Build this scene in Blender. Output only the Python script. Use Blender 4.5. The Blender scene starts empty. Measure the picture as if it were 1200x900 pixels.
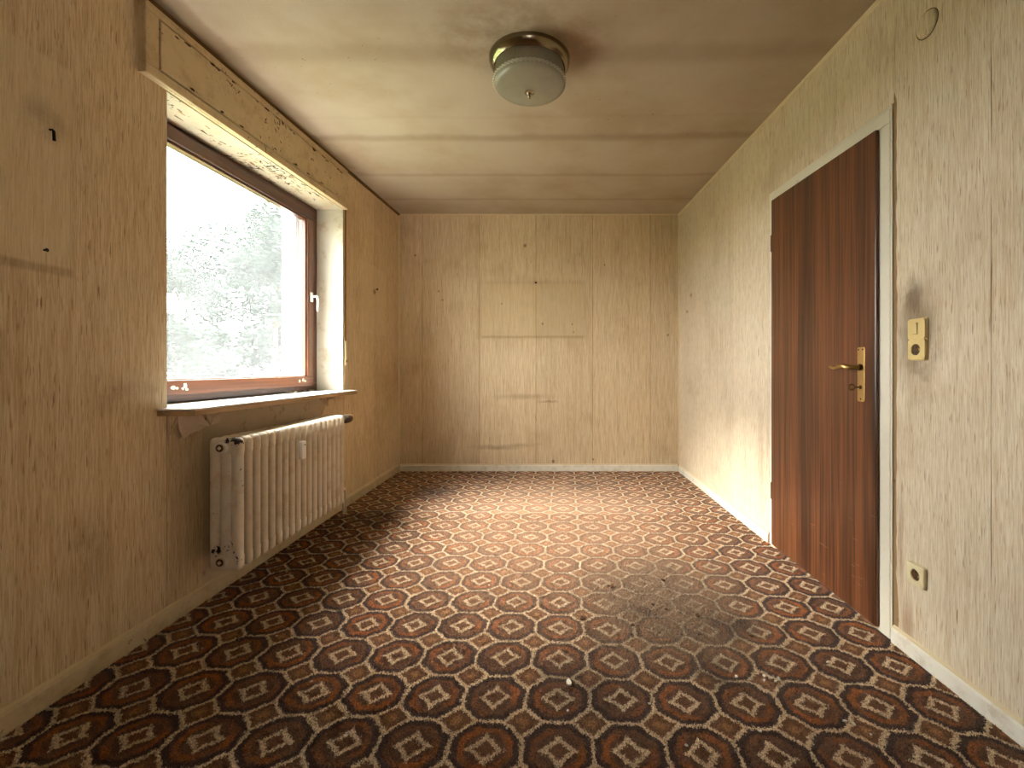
import bpy, bmesh, math, random
from mathutils import Vector, Matrix
R = math.radians
PI = math.pi
random.seed(11)
scene = bpy.context.scene
col = scene.collection

# ------------------------------------------------------------------ camera, sky, sun, exposure
cam_d = bpy.data.cameras.new('camera')
cam_d.sensor_width = 36.0
cam_d.lens = 535.0 / 1200.0 * 36.0
cam_d.shift_x = -46.0 / 1200.0
cam_d.shift_y = -17.0 / 1200.0
cam_d.clip_start = 0.02
cam_d.clip_end = 400
cam = bpy.data.objects.new('camera', cam_d)
col.objects.link(cam)
cam.location = (0, 0, 1.045)
cam.rotation_euler = (R(90), 0, 0)
scene.camera = cam

world = bpy.data.worlds.new('overcast_sky')
scene.world = world
world.use_nodes = True
bg = world.node_tree.nodes['Background']
bg.inputs['Color'].default_value = (0.98, 0.99, 1.0, 1)
bg.inputs['Strength'].default_value = 20.0

sun_d = bpy.data.lights.new('hazy_sun', 'SUN')
sun_d.energy = 58.0
sun_d.angle = R(52)
sun_d.color = (1.0, 0.96, 0.91)
sun = bpy.data.objects.new('hazy_sun', sun_d)
col.objects.link(sun)
sun.location = (-8, -2, 9)
sun.rotation_euler = Vector((1.45, 0.26, -1.65)).to_track_quat('-Z', 'Y').to_euler()

vs = scene.view_settings
vs.view_transform = 'Standard'
vs.look = 'None'
vs.exposure = 0.35
vs.gamma = 1.0
vs.use_curve_mapping = False

# ------------------------------------------------------------------ room dimensions (metres)
XL, XR = -1.5725, 1.318       # left and right wall planes
YB, YF = 4.70, -2.40          # end wall, wall behind the camera
def zc(x, y):                 # the old ceiling sags towards the near end
    t = (x - XL) / (XR - XL)
    return 2.644 - (YB - y) * (0.053 * (1 - t) + 0.041 * t)

# ------------------------------------------------------------------ object helpers
def tag(o, label=None, cat=None, group=None, kind=None):
    if label: o['label'] = label
    if cat: o['category'] = cat
    if group: o['group'] = group
    if kind: o['kind'] = kind
    return o

def empty(name, loc, rz=0.0):
    o = bpy.data.objects.new(name, None)
    o.empty_display_size = 0.05
    o.location = loc
    o.rotation_euler = (0, 0, rz)
    col.objects.link(o)
    return o

class MB:
    """collects vertices and faces in world metres; build() links ONE mesh object"""
    def __init__(s):
        s.v = []; s.f = []
    def add(s, vs_, fs_):
        n = len(s.v)
        s.v += [tuple(p) for p in vs_]
        s.f += [tuple(i + n for i in f) for f in fs_]
        return s
    def box(s, a, b):
        (x0, y0, z0), (x1, y1, z1) = a, b
        return s.add([(x0,y0,z0),(x1,y0,z0),(x1,y1,z0),(x0,y1,z0),(x0,y0,z1),(x1,y0,z1),(x1,y1,z1),(x0,y1,z1)],
                     [(0,3,2,1),(4,5,6,7),(0,1,5,4),(1,2,6,5),(2,3,7,6),(3,0,4,7)])
    def hexa(s, p):           # eight corners ordered as in box()
        return s.add(p, [(0,3,2,1),(4,5,6,7),(0,1,5,4),(1,2,6,5),(2,3,7,6),(3,0,4,7)])
    def prism(s, poly, off):  # planar polygon (3-D points) swept by a vector
        n = len(poly); off = Vector(off)
        a = [Vector(p) for p in poly]; b = [p + off for p in a]
        fs = [tuple(range(n)), tuple(reversed(range(n, 2 * n)))]
        fs += [(i, i + n, (i + 1) % n + n, (i + 1) % n) for i in range(n)]
        return s.add(a + b, fs)
    def lathe(s, prof, c, axis='z', n=32, rmod=None):
        vs_, fs_ = [], []
        m = len(prof)
        for i in range(n):
            a = 2 * PI * i / n
            for j, (r, h) in enumerate(prof):
                rr = r if rmod is None else r + rmod(a, j)
                u, w = rr * math.cos(a), rr * math.sin(a)
                if axis == 'z': p = (c[0] + u, c[1] + w, c[2] + h)
                elif axis == 'x': p = (c[0] + h, c[1] + u, c[2] + w)
                else: p = (c[0] + u, c[1] + h, c[2] + w)
                vs_.append(p)
        for i in range(n):
            k = (i + 1) % n
            for j in range(m - 1):
                fs_.append((i*m+j, k*m+j, k*m+j+1, i*m+j+1))
        if prof[0][0] > 1e-6: fs_.append(tuple(i*m for i in range(n)))
        if prof[-1][0] > 1e-6: fs_.append(tuple(i*m+m-1 for i in reversed(range(n))))
        return s.add(vs_, fs_)
    def tube(s, pts, rad, n=10):
        pts = [Vector(p) for p in pts]
        rad = rad if isinstance(rad, (list, tuple)) else [rad] * len(pts)
        vs_, fs_ = [], []
        t0 = (pts[1] - pts[0]).normalized()
        up = Vector((0, 0, 1)) if abs(t0.z) < 0.9 else Vector((1, 0, 0))
        for i, p in enumerate(pts):
            t = (pts[min(i+1, len(pts)-1)] - pts[max(i-1, 0)]).normalized()
            a = t.cross(up).normalized(); b = a.cross(t).normalized(); up = b
            for k in range(n):
                w = 2 * PI * k / n
                vs_.append(p + rad[i] * (math.cos(w) * a + math.sin(w) * b))
        for i in range(len(pts) - 1):
            for k in range(n):
                l = (k + 1) % n
                fs_.append((i*n+k, i*n+l, (i+1)*n+l, (i+1)*n+k))
        fs_.append(tuple(reversed(range(n)))); fs_.append(tuple(range((len(pts)-1)*n, len(pts)*n)))
        return s.add(vs_, fs_)
    def build(s, name, mat, parent=None, smooth=False, bevel=0.0, seg=2, weld=True):
        me = bpy.data.meshes.new(name)
        bm = bmesh.new()
        bv = [bm.verts.new(p) for p in s.v]
        for f in s.f:
            try: bm.faces.new([bv[i] for i in f])
            except ValueError: pass
        if weld: bmesh.ops.remove_doubles(bm, verts=bm.verts, dist=1e-6)
        bmesh.ops.recalc_face_normals(bm, faces=bm.faces)
        if bevel > 0:
            es = [e for e in bm.edges if len(e.link_faces) == 2 and e.calc_face_angle(0) > R(35)]
            bmesh.ops.bevel(bm, geom=es, offset=bevel, segments=seg, profile=0.5, affect='EDGES', clamp_overlap=True)
        bm.to_mesh(me); bm.free()
        if smooth:
            for p in me.polygons: p.use_smooth = True
            me.set_sharp_from_angle(angle=R(smooth if smooth is not True else 40))
        me.materials.append(mat)
        o = bpy.data.objects.new(name, me)
        col.objects.link(o)
        if parent is not None:
            o.parent = parent
            o.matrix_parent_inverse = world_of(parent).inverted()
        return o

def world_of(o):
    m = Matrix.Translation(o.location) @ o.rotation_euler.to_matrix().to_4x4()
    if o.parent is not None:
        m = world_of(o.parent) @ o.matrix_parent_inverse @ m
    return m

# ------------------------------------------------------------------ node helpers
class E:
    """a node socket with arithmetic"""
    def __init__(s, nt, sock): s.nt = nt; s.s = sock
    def _m(s, op, *args):
        n = s.nt.nodes.new('ShaderNodeMath'); n.operation = op
        for i, a in enumerate((s,) + args):
            if isinstance(a, E): s.nt.links.new(a.s, n.inputs[i])
            else: n.inputs[i].default_value = float(a)
        return E(s.nt, n.outputs[0])
    def __add__(s, o): return s._m('ADD', o)
    __radd__ = __add__
    def __sub__(s, o): return s._m('SUBTRACT', o)
    def __rsub__(s, o): return (s * -1.0) + o
    def __mul__(s, o): return s._m('MULTIPLY', o)
    __rmul__ = __mul__
    def __truediv__(s, o): return s._m('DIVIDE', o)
    def abs(s): return s._m('ABSOLUTE')
    def max(s, o): return s._m('MAXIMUM', o)
    def min(s, o): return s._m('MINIMUM', o)
    def frac(s): return s._m('FRACT')
    def sqrt(s): return s._m('SQRT')
    def sin(s): return s._m('SINE')
    def pw(s, k): return s._m('POWER', k)
    def step(s, a, b):        # smoothstep a..b
        n = s.nt.nodes.new('ShaderNodeMapRange'); n.interpolation_type = 'SMOOTHSTEP'
        s.nt.links.new(s.s, n.inputs[0])
        n.inputs[1].default_value = a; n.inputs[2].default_value = b
        n.inputs[3].default_value = 0; n.inputs[4].default_value = 1
        return E(s.nt, n.outputs[0])
    def clamp(s):
        return s._m('ADD', 0.0).max(0.0).min(1.0)

class Mat:
    def __init__(s, name, rough=0.6, spec=0.3, metallic=0.0):
        s.m = bpy.data.materials.new(name); s.m.use_nodes = True
        s.nt = s.m.node_tree
        s.b = s.nt.nodes['Principled BSDF']
        s.out = s.nt.nodes['Material Output']
        s.b.inputs['Roughness'].default_value = rough
        s.b.inputs['Specular IOR Level'].default_value = spec
        s.b.inputs['Metallic'].default_value = metallic
        s._pos = None
    def node(s, t): return s.nt.nodes.new(t)
    def pos(s):
        if s._pos is None:
            g = s.node('ShaderNodeNewGeometry'); s._pos = g.outputs['Position']
        return s._pos
    def xyz(s):
        n = s.node('ShaderNodeSeparateXYZ'); s.nt.links.new(s.pos(), n.inputs[0])
        return [E(s.nt, n.outputs[i]) for i in range(3)]
    def vec(s, x, y, z):
        n = s.node('ShaderNodeCombineXYZ')
        for i, a in enumerate((x, y, z)):
            if isinstance(a, E): s.nt.links.new(a.s, n.inputs[i])
            else: n.inputs[i].default_value = a
        return n.outputs[0]
    def scaled(s, k, off=(0, 0, 0)):
        n = s.node('ShaderNodeMapping'); s.nt.links.new(s.pos(), n.inputs[0])
        n.inputs['Scale'].default_value = k if isinstance(k, tuple) else (k, k, k)
        n.inputs['Location'].default_value = off
        return n.outputs[0]
    def noise(s, k, detail=3.0, rough=0.55, off=(0, 0, 0), vec=None, scale=1.0, dist=0.0):
        n = s.node('ShaderNodeTexNoise')
        s.nt.links.new(vec if vec is not None else s.scaled(k, off), n.inputs['Vector'])
        n.inputs['Scale'].default_value = scale
        n.inputs['Detail'].default_value = detail
        n.inputs['Roughness'].default_value = rough
        n.inputs['Distortion'].default_value = dist
        return E(s.nt, n.outputs['Fac'])
    def rnd(s):
        n = s.node('ShaderNodeObjectInfo'); return E(s.nt, n.outputs['Random'])
    def mix(s, a, b, f):
        n = s.node('ShaderNodeMix'); n.data_type = 'RGBA'; n.clamp_factor = True
        if isinstance(f, E): s.nt.links.new(f.s, n.inputs[0])
        else: n.inputs[0].default_value = f
        for i, c in ((6, a), (7, b)):
            if isinstance(c, tuple): n.inputs[i].default_value = (*c, 1)
            else: s.nt.links.new(c, n.inputs[i])
        return n.outputs[2]
    def mul(s, c, f):         # scale a colour by a value
        n = s.node('ShaderNodeVectorMath'); n.operation = 'SCALE'
        if isinstance(c, tuple): n.inputs[0].default_value = c
        else: s.nt.links.new(c, n.inputs[0])
        if isinstance(f, E): s.nt.links.new(f.s, n.inputs['Scale'])
        else: n.inputs['Scale'].default_value = f
        return n.outputs[0]
    def color(s, c):
        if isinstance(c, tuple): s.b.inputs['Base Color'].default_value = (*c, 1)
        else: s.nt.links.new(c, s.b.inputs['Base Color'])
        return s
    def rough(s, e): s.nt.links.new(e.s, s.b.inputs['Roughness']); return s
    def bump(s, e, strength=0.3, dist=0.002):
        n = s.node('ShaderNodeBump')
        n.inputs['Strength'].default_value = strength; n.inputs['Distance'].default_value = dist
        s.nt.links.new(e.s, n.inputs['Height']); s.nt.links.new(n.outputs[0], s.b.inputs['Normal'])
        return s

def srgb(r, g, b):
    f = lambda c: (c/255/12.92) if c/255 <= 0.04045 else ((c/255 + 0.055)/1.055) ** 2.4
    return (f(r), f(g), f(b))

def rect(u, z, u0, u1, z0, z1, soft=0.01):
    a = u.step(u0 - soft, u0 + soft) * (1.0 - u.step(u1 - soft, u1 + soft))
    return a * z.step(z0 - soft, z0 + soft) * (1.0 - z.step(z1 - soft, z1 + soft))
def blob(u, z, cu, cz, ru, rz, inner=0.2):
    a = (u - cu) / ru; b = (z - cz) / rz
    d = (a * a + b * b).sqrt()
    return 1.0 - d.step(inner, 1.0)

# ------------------------------------------------------------------ materials
def wallpaper_mat(name, side):
    m = Mat(name, rough=0.75, spec=0.2)
    x, y, z = m.xyz()
    u = x if side == 'back' else y
    fib = m.noise((215, 215, 5.0 if side == 'back' else 10.0), 3, 0.7)
    wide = m.noise((38, 38, 1.3), 3, 0.6, off=(3, 7, 1))
    slub = m.noise((180, 180, 8.0 if side == 'back' else 14.0), 2, 0.5, off=(11, 5, 2))
    slub2 = m.noise((95, 95, 10.0), 2, 0.5, off=(1, 15, 4))
    blotch = m.noise(1.7, 4, 0.6, off=(5, 2, 9))
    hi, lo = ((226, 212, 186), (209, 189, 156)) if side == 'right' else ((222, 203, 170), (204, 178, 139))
    base = m.mix(srgb(*hi), srgb(*lo), fib.step(0.40, 0.60))
    base = m.mix(base, srgb(180, 146, 102), wide.step(0.45, 0.75) * 0.34)
    base = m.mix(base, srgb(138, 100, 60), slub.step(0.58, 0.72) * (0.32 if side == 'back' else 0.55))
    base = m.mix(base, srgb(108, 74, 40), slub2.step(0.69, 0.77) * (0.4 if side == 'back' else 0.7))
    base = m.mix(base, srgb(150, 118, 74), blotch.step(0.50, 0.74) * 0.32)
    fine = m.noise(9.0, 5, 0.7, off=(2, 2, 2))
    if side == 'back':
        n = (fine - 0.5) * 0.06
        uu, zz = u + n * 0.2, z + n * 0.2
        base = m.mix(base, srgb(146, 112, 66), rect(uu, zz, -0.76, 0.37, 1.36, 1.96, 0.03) * 0.22)
        base = m.mix(base, srgb(216, 196, 152), rect(uu, zz, -0.715, 0.335, 1.385, 1.925, 0.02) * 0.34)
        base = m.mix(base, srgb(150, 120, 80), rect(uu, zz, -0.715, 0.335, 1.37, 1.392, 0.008) * 0.35)
        # furniture scuffs low on the wall
        for cu, cz, ru, rz, k in ((-0.30, 0.765, 0.42, 0.045, 0.55), (-0.02, 0.715, 0.16, 0.018, 0.8), (-0.55, 0.245, 0.38, 0.04, 0.75),
                                  (-0.30, 0.27, 0.24, 0.03, 0.5)):
            base = m.mix(base, srgb(116, 84, 48), blob(u + (fine - 0.5) * 0.25, z + (fine - 0.5) * 0.06, cu, cz, ru, rz, 0.0) * k * 0.6)
        for cu, cz, r in ((-1.16, 1.85, .016), (-1.12, 1.76, .018), (-0.51, 1.72, .014), (-0.09, 1.515, .02), (0.215, 1.51, .014), (0.23, 1.43, .014), (0.55, 2.12, .015), (-1.4, 2.22, .02), (-.27, 2.32, .03), (1.2, 1.4, .02), (.02, .10, .03), (.43, .12, .02)):
            base = m.mix(base, srgb(84, 58, 32), blob(u, z, cu, cz, r * .75, r * .95, 0.2) * 0.7)
    if side == 'left':
        n = (fine - 0.5) * 0.05
        base = m.mix(base, srgb(222, 204, 166), rect(u, z + n * 0.2, 0.95, 1.492, 1.37, 2.02, 0.008) * 0.5)
        base = m.mix(base, srgb(110, 80, 44), rect(u, z + n * 0.3, 1.0, 1.50, 1.345, 1.372, 0.008) * 0.30)
        base = m.mix(base, srgb(222, 204, 166), rect(u, z + n * 0.2, 3.755, 4.335, 1.36, 1.96, 0.012) * 0.40)
        for cu, cz, ru, rz, k in ((1.42, 1.82, .10, .09, .35), (1.62, .96, .08, .12, .22), (1.72, .97, .14, .05, .25), (1.30, 1.05, .09, .2, .15), (4.06, 1.74, .05, .035, .7), (1.55, .42, .12, .2, .3)):
            base = m.mix(base, srgb(92, 64, 34), blob(u, z + n, cu, cz, ru, rz) * k * fine.step(0.3, 0.6))
    if side == 'right':
        n = (fine - 0.5) * 0.25
        halo = blob(u + n * 0.3, z + n, 1.645, 1.165, 0.14, 0.30, 0.1)
        base = m.mix(base, srgb(104, 78, 48), halo * (0.35 + fine * 0.75) * 0.95)
        base = m.mix(base, srgb(92, 66, 40), blob(u + n * 0.3, z + n * 0.4, 1.66, 1.31, 0.055, 0.09) * 0.6)
        for cu, cz, ru, rz, k in ((1.69, .10, .05, .16, .55), (1.72, .4, .02, .3, .4), (2.87, .5, .05, .5, .2), (4.3, 1.75, .05, .03, .6), (4.42, 1.6, .05, .02, .6)):
            base = m.mix(base, srgb(140, 92, 52), blob(u + n * 0.1, z + n * 0.3, cu, cz, ru, rz) * k)
    base = m.mul(base, 0.95 + m.rnd() * 0.09)
    m.color(base)
    m.bump(fib * 0.8 + slub * 0.5 + wide * 0.4, 0.45, 0.0022)
    return m.m

def plain(name, c, rough=0.6, spec=0.3, var=0.08, k=14.0, metallic=0.0, bump=0.0, bk=160.0, dark=None, dk=7.0, dt=(0.55, 0.7), da=0.6):
    m = Mat(name, rough, spec, metallic)
    n = m.noise(k, 4, 0.6)
    base = m.mul(c, 1.0 - var + n * (2 * var))
    if dark is not None:
        base = m.mix(base, dark, m.noise(dk, 5, 0.7, off=(4, 8, 1)).step(*dt) * da)
    m.color(base)
    if bump: m.bump(m.noise(bk, 3, 0.6), bump, 0.002)
    return m.m

def painted_mat(name, c, under, chip, k=46.0, rough=0.42, dirt=None, zones=()):
    """old gloss paint with chipped-off spots; zones = (cx,cy,cz,radius,strength) where more paint is gone"""
    m = Mat(name, rough, 0.4)
    base = m.mul(c, 0.93 + m.noise(9.0, 4, 0.6) * 0.14)
    if dirt is not None:
        base = m.mix(base, dirt, m.noise(12.0, 5, 0.7, off=(1, 3, 5)).step(0.45, 0.72) * 0.45)
    ch = m.noise(k, 3, 0.55, off=(2, 9, 4), dist=0.6)
    big = m.noise(5.0, 2, 0.5, off=(7, 1, 3))
    field = ch + (big - 0.5) * 0.35
    x, y, z = m.xyz()
    for cx, cy, cz, r, st in zones:
        a = x - cx; b = y - cy; d = z - cz
        dist_ = (a * a + b * b + d * d).sqrt()
        field = field + (1.0 - dist_.step(0.25 * r, r)) * st
    mask = field.step(chip, chip + 0.025)
    edge = field.step(chip - 0.045, chip) * 0.5
    base = m.mix(base, srgb(120, 84, 46), edge * 0.6)
    base = m.mix(base, under, mask)
    m.color(base)
    m.bump(mask * -1.0 + m.noise(220.0, 2, 0.5) * 0.05, 0.5, 0.002)
    return m.m

def carpet_mat():
    m = Mat('patterned_carpet', rough=0.95, spec=0.08)
    m.b.inputs['Sheen Weight'].default_value = 0.12
    m.b.inputs['Sheen Roughness'].default_value = 0.6
    x, y, z = m.xyz()
    n1 = m.noise(150, 2, 0.5, off=(3, 1, 0)); n2 = m.noise(150, 2, 0.5, off=(13, 21, 5))
    n3 = m.noise(28, 2, 0.5, off=(3, 31, 0)); n4 = m.noise(28, 2, 0.5, off=(43, 21, 5))
    n5 = m.noise(2.2, 2, 0.5, off=(3, 31, 0)); n6 = m.noise(2.2, 2, 0.5, off=(43, 21, 5))
    a = R(-2.0); ca, sa = math.cos(a), math.sin(a); L = 0.198
    px = ((x - 0.022) * ca + (y - 1.449) * sa) / L + (n1 - 0.5) * 0.13 + (n3 - 0.5) * 0.11 + (n5 - 0.5) * 0.16
    py = ((y - 1.449) * ca - (x - 0.022) * sa) / L + (n2 - 0.5) * 0.13 + (n4 - 0.5) * 0.11 + (n6 - 0.5) * 0.16
    ax = ((px + 100.5).frac() - 0.5).abs()
    ay = ((py + 100.5).frac() - 0.5).abs()
    sm = ax + ay
    ro = ax.max(ay).max(sm / 1.41421) * 2.0                 # 0 centre .. 1 octagon edge
    inoct = 1.0 - sm.step(0.704, 0.711)
    dd = (1.0 - sm) / 0.2929                                # small diamond: 0 centre .. 1 edge
    star = sm + (ax * ay).sqrt() * 0.32
    pile = m.noise(170, 2, 0.8, off=(1, 1, 1)).step(0.28, 0.72)
    pile2 = m.noise(130, 3, 0.65, off=(9, 1, 1))
    pat = m.noise(6.0, 3, 0.6, off=(8, 3, 0))
    cream = srgb(204, 180, 146); dark = srgb(78, 55, 44); orange = srgb(166, 94, 44); brown = srgb(104, 70, 48); tan = srgb(172, 122, 76)
    orange2 = m.mix(orange, srgb(116, 78, 54), pat.step(0.36, 0.60))
    o = m.mix(brown, orange2, ro.step(0.50, 0.60) * 0.9)
    o = m.mix(o, dark, ro.step(0.71, 0.80))
    o = m.mix(o, cream, (1.0 - star.step(0.275, 0.305)) * 0.95)
    o = m.mix(o, srgb(116, 76, 48), 1.0 - star.step(0.16, 0.185))
    o = m.mix(o, cream, ro.step(0.930, 0.955))
    d = m.mix(srgb(120, 80, 50), tan, (1.0 - dd.step(0.1, 0.6)) * 0.8)
    d = m.mix(d, cream, dd.step(0.80, 0.86))
    c = m.mix(d, o, inoct)
    # trodden, dusty area across the middle and a large dirty patch before the door
    wearn = m.noise(3.2, 4, 0.65, off=(2, 7, 1))
    wn = (wearn - 0.5) * 0.9
    wear = blob(x + wn * 0.5, y + wn * 0.6, 0.05, 3.0, 1.35, 1.75, 0.25)
    c = m.mix(c, srgb(152, 120, 92), wear * 0.52)
    stain = blob(x + wn * 0.5, y + wn * 0.7, 0.52, 2.02, 0.58, 0.75, 0.12)
    c = m.mix(c, srgb(112, 90, 68), stain * 0.85)
    stain2 = blob(x + wn * 0.3, y + wn * 0.3, 0.10, 1.50, 0.26, 0.30, 0.1)
    c = m.mix(c, srgb(74, 56, 42), stain2 * 0.40)
    for cx, cy, r, k in ((0.72, 1.86, .13, .45), (0.42, 2.0, .10, .35), (-1.0, 3.9, .34, .55), (-1.25, 3.25, .3, .4), (0.3, 4.1, .22, .35), (.55, 1.55, .12, .4)):
        c = m.mix(c, srgb(48, 34, 25), blob(x + wn * 0.3, y + wn * 0.3, cx, cy, r, r * 1.2, 0.1) * k)
    spots = m.noise(17, 2, 0.5, off=(31, 7, 3)).step(0.70, 0.76)
    c = m.mix(c, srgb(42, 30, 22), spots * 0.6)
    c = m.mul(c, 0.34 + pile * 1.35 + pile2 * 0.95)
    m.color(c)
    m.bump(pile * 1.0 + pile2 * 1.3 + ro.step(0.9, 0.97) * 0.2, 0.9, 0.006)
    return m.m

def ceiling_mat():
    m = Mat('sooty_ceiling_paint', rough=0.8, spec=0.2)
    x, y, z = m.xyz()
    n = m.noise(1.6, 4, 0.6, off=(6, 1, 0)); f = m.noise(8, 5, 0.7)
    base = m.mix(srgb(180, 165, 143), srgb(168, 149, 122), n.step(0.35, 0.75))
    yy = y + (n - 0.5) * 0.10
    soot = srgb(122, 100, 72)
    for cy, w, k in ((2.12, 0.11, 0.42), (2.97, 0.075, 0.60), (3.62, 0.045, 0.42), (4.22, 0.045, 0.42), (2.70, 0.03, 0.10), (1.3, .1, .3)):
        d = ((yy - cy) / w).abs()
        base = m.mix(base, soot, (1.0 - d.step(0.1, 1.0)) * (f * 0.7 + 0.5) * k * 0.7)
    base = m.mix(base, soot, blob(x + (f - .5) * .2, y + (f - .5) * .2, -0.12, 2.05, 0.52, 0.36, 0.3) * f.step(0.3, 0.65) * 0.5)
    spot = m.noise(60, 2, 0.5, off=(4, 4, 4)).step(0.70, 0.74)
    base = m.mix(base, srgb(70, 52, 30), spot * n.step(0.5, 0.65) * 0.55)
    m.color(base)
    m.bump(m.noise(130, 3, 0.6) + f * 0.6, 0.35, 0.0025)
    return m.m

def wood_mat(name, dark, light, along='z', k=70.0, rough=0.33, coat=0.25, scratch=False):
    m = Mat(name, rough, 0.4)
    kk = {'z': (k, k, 1.1), 'y': (k, 1.1, k)}[along]
    kf = {'z': (k*5, k*5, 5.0), 'y': (k*5, 5.0, k*5)}[along]
    kw = {'z': (9, 9, 0.5), 'y': (9, .5, 9)}[along]
    g = m.noise(kk, 4, 0.6); f = m.noise(kf, 2, 0.6, off=(1, 2, 3)); w = m.noise(kw, 2, 0.5, off=(5, 5, 5))
    t = (g * 0.7 + w * 0.5 - 0.1)
    c = m.mix(dark, light, t.step(0.34, 0.68))
    c = m.mul(c, 0.72 + f * 0.5)
    if scratch:
        x, y, z = m.xyz()
        s = m.noise((9, 9, 150), 2, 0.5, off=(3, 3, 3)).step(0.70, 0.73) * m.noise(5, 2, 0.5, off=(9, 3, 3)).step(0.5, 0.6)
        c = m.mix(c, srgb(190, 140, 100), s * (1.0 - z.step(0.25, 0.75)) * 0.55)
        c = m.mix(c, srgb(40, 20, 14), blob(y, z, 1.84, 0.90, 0.06, 0.35) * 0.45)
    m.color(c)
    m.b.inputs['Coat Weight'].default_value = coat
    m.b.inputs['Coat Roughness'].default_value = 0.25
    m.bump(f, 0.08, 0.001)
    return m.m

M = {}
M['paper_left'] = wallpaper_mat('wallpaper_left', 'left')
M['paper_right'] = wallpaper_mat('wallpaper_right', 'right')
M['paper_back'] = wallpaper_mat('wallpaper_back', 'back')
M['plaster'] = plain('bare_plaster', srgb(150, 122, 86), 0.85, 0.15, 0.12, 9, bump=0.3, dark=srgb(94, 68, 40), dk=14)
M['grey_plaster'] = plain('painted_plaster', srgb(196, 178, 150), 0.8, 0.2, 0.10, 8, bump=0.25, dark=srgb(110, 84, 54), dk=11, da=0.5)
M['reveal'] = plain('reveal_paint', srgb(212, 204, 186), 0.6, 0.3, 0.06, 9, bump=0.25, dark=srgb(168, 132, 84), dk=8, dt=(0.52, 0.72), da=0.6)
M['render'] = plain('outside_render', srgb(226, 224, 214), 0.9, 0.1, 0.05, 20, bump=0.3)
M['paper_back_side'] = plain('paper_back_side', srgb(206, 182, 160), 0.85, 0.1, 0.10, 30)
M['carpet'] = carpet_mat()
M['ceiling'] = ceiling_mat()
M['base_white'] = painted_mat('baseboard_paint', srgb(226, 219, 202), srgb(120, 92, 60), 0.80, 40, dirt=srgb(170, 146, 108))
M['base_dirty'] = painted_mat('old_baseboard_paint', srgb(206, 188, 152), srgb(104, 74, 42), 0.72, 34, dirt=srgb(150, 118, 74))
M['bead'] = plain('corner_bead_paint', srgb(214, 196, 156), 0.6, 0.3, 0.1, 20)
M['dark_edge'] = plain('dark_brown_edge', srgb(112, 86, 54), 0.85, 0.1, 0.2, 30)  # dark brown; on the left ceiling bead it paints a shadow gap
M['box'] = painted_mat('shutter_box_paint', srgb(206, 186, 146), srgb(74, 50, 26), 0.70, 42, rough=0.5, dirt=srgb(160, 128, 80),
                       zones=((XL, 2.5, 2.46, .35, .05),))
M['soffit'] = painted_mat('soffit_paint', srgb(198, 187, 164), srgb(60, 44, 28), 0.665, 36, rough=0.5, dirt=srgb(198, 150, 92),
                          zones=((-1.64, 2.75, 2.23, .45, .10),))
M['bare_wood'] = plain('bare_wood', srgb(76, 54, 32), 0.9, 0.1, 0.2, 60)
M['rust_stain'] = plain('rust_stain', srgb(176, 122, 70), 0.9, 0.1, 0.2, 60)
M['sill'] = plain('sill_top', srgb(236, 234, 228), 0.28, 0.5, 0.04, 30, dark=srgb(150, 130, 104), dk=26, dt=(0.62, 0.74), da=0.4)
M['sill_edge'] = wood_mat('sill_edge_wood', srgb(150, 120, 86), srgb(190, 160, 122), 'y', 60, 0.55, 0.0)
M['frame_wood'] = wood_mat('window_frame_wood', srgb(66, 36, 22), srgb(100, 58, 36), 'y', 70, 0.4, 0.15)  # darker than the sash: its shade is put into the colour
M['sash_wood'] = wood_mat('window_sash_wood', srgb(88, 49, 28), srgb(122, 73, 44), 'y', 70, 0.35, 0.2)  # paler brown: the light on the sash is put into the colour
M['sash_wood_up'] = wood_mat('window_sash_wood_upright', srgb(88, 49, 28), srgb(122, 73, 44), 'z', 70, 0.35, 0.2)
M['frame_wood_up'] = wood_mat('window_frame_wood_upright', srgb(66, 36, 22), srgb(100, 58, 36), 'z', 70, 0.4, 0.15)
M['door'] = wood_mat('mahogany_veneer', srgb(60, 34, 21), srgb(124, 74, 43), 'z', 58, 0.32, 0.3, scratch=True)
M['door_edge'] = plain('door_edge', srgb(46, 26, 16), 0.6, 0.3, 0.1)
M['door_frame'] = plain('door_frame_paint', srgb(222, 214, 192), 0.4, 0.4, 0.05, 12, dark=srgb(176, 150, 108), dk=10, dt=(0.6, 0.75), da=0.4)
M['brass'] = plain('aged_brass', srgb(206, 174, 112), 0.34, 0.5, 0.12, 40, metallic=1.0)
M['dark_brass'] = plain('tarnished_brass', srgb(104, 80, 46), 0.38, 0.5, 0.15, 40, metallic=1.0)
M['hinge'] = plain('brown_hinge', srgb(110, 70, 40), 0.5, 0.4, 0.1)
M['bakelite'] = plain('yellowed_plastic', srgb(218, 194, 128), 0.35, 0.45, 0.04, 18, dark=srgb(170, 136, 76), dk=30, dt=(0.62, 0.75), da=0.3)
M['bakelite_light'] = plain('cream_plastic', srgb(222, 208, 164), 0.35, 0.45, 0.04, 18)
M['socket_dark'] = plain('socket_well', srgb(92, 66, 36), 0.5, 0.3, 0.1)
M['black'] = plain('black_iron', srgb(24, 20, 17), 0.6, 0.3, 0.1)
M['white_plastic'] = plain('white_plastic', srgb(232, 230, 222), 0.35, 0.5, 0.03)
M['aluminium'] = plain('white_metal', srgb(232, 230, 226), 0.35, 0.5, 0.03)
M['nickel'] = plain('tarnished_nickel', srgb(150, 138, 114), 0.2, 0.5, 0.1, 25, metallic=1.0)
M['strap'] = plain('shutter_strap', srgb(142, 104, 62), 0.9, 0.1, 0.12, 60)
M['rail'] = plain('shutter_rail', srgb(176, 178, 186), 0.4, 0.4, 0.04)
M['grey_knob'] = plain('valve_head', srgb(74, 62, 48), 0.5, 0.3, 0.1)
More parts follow.
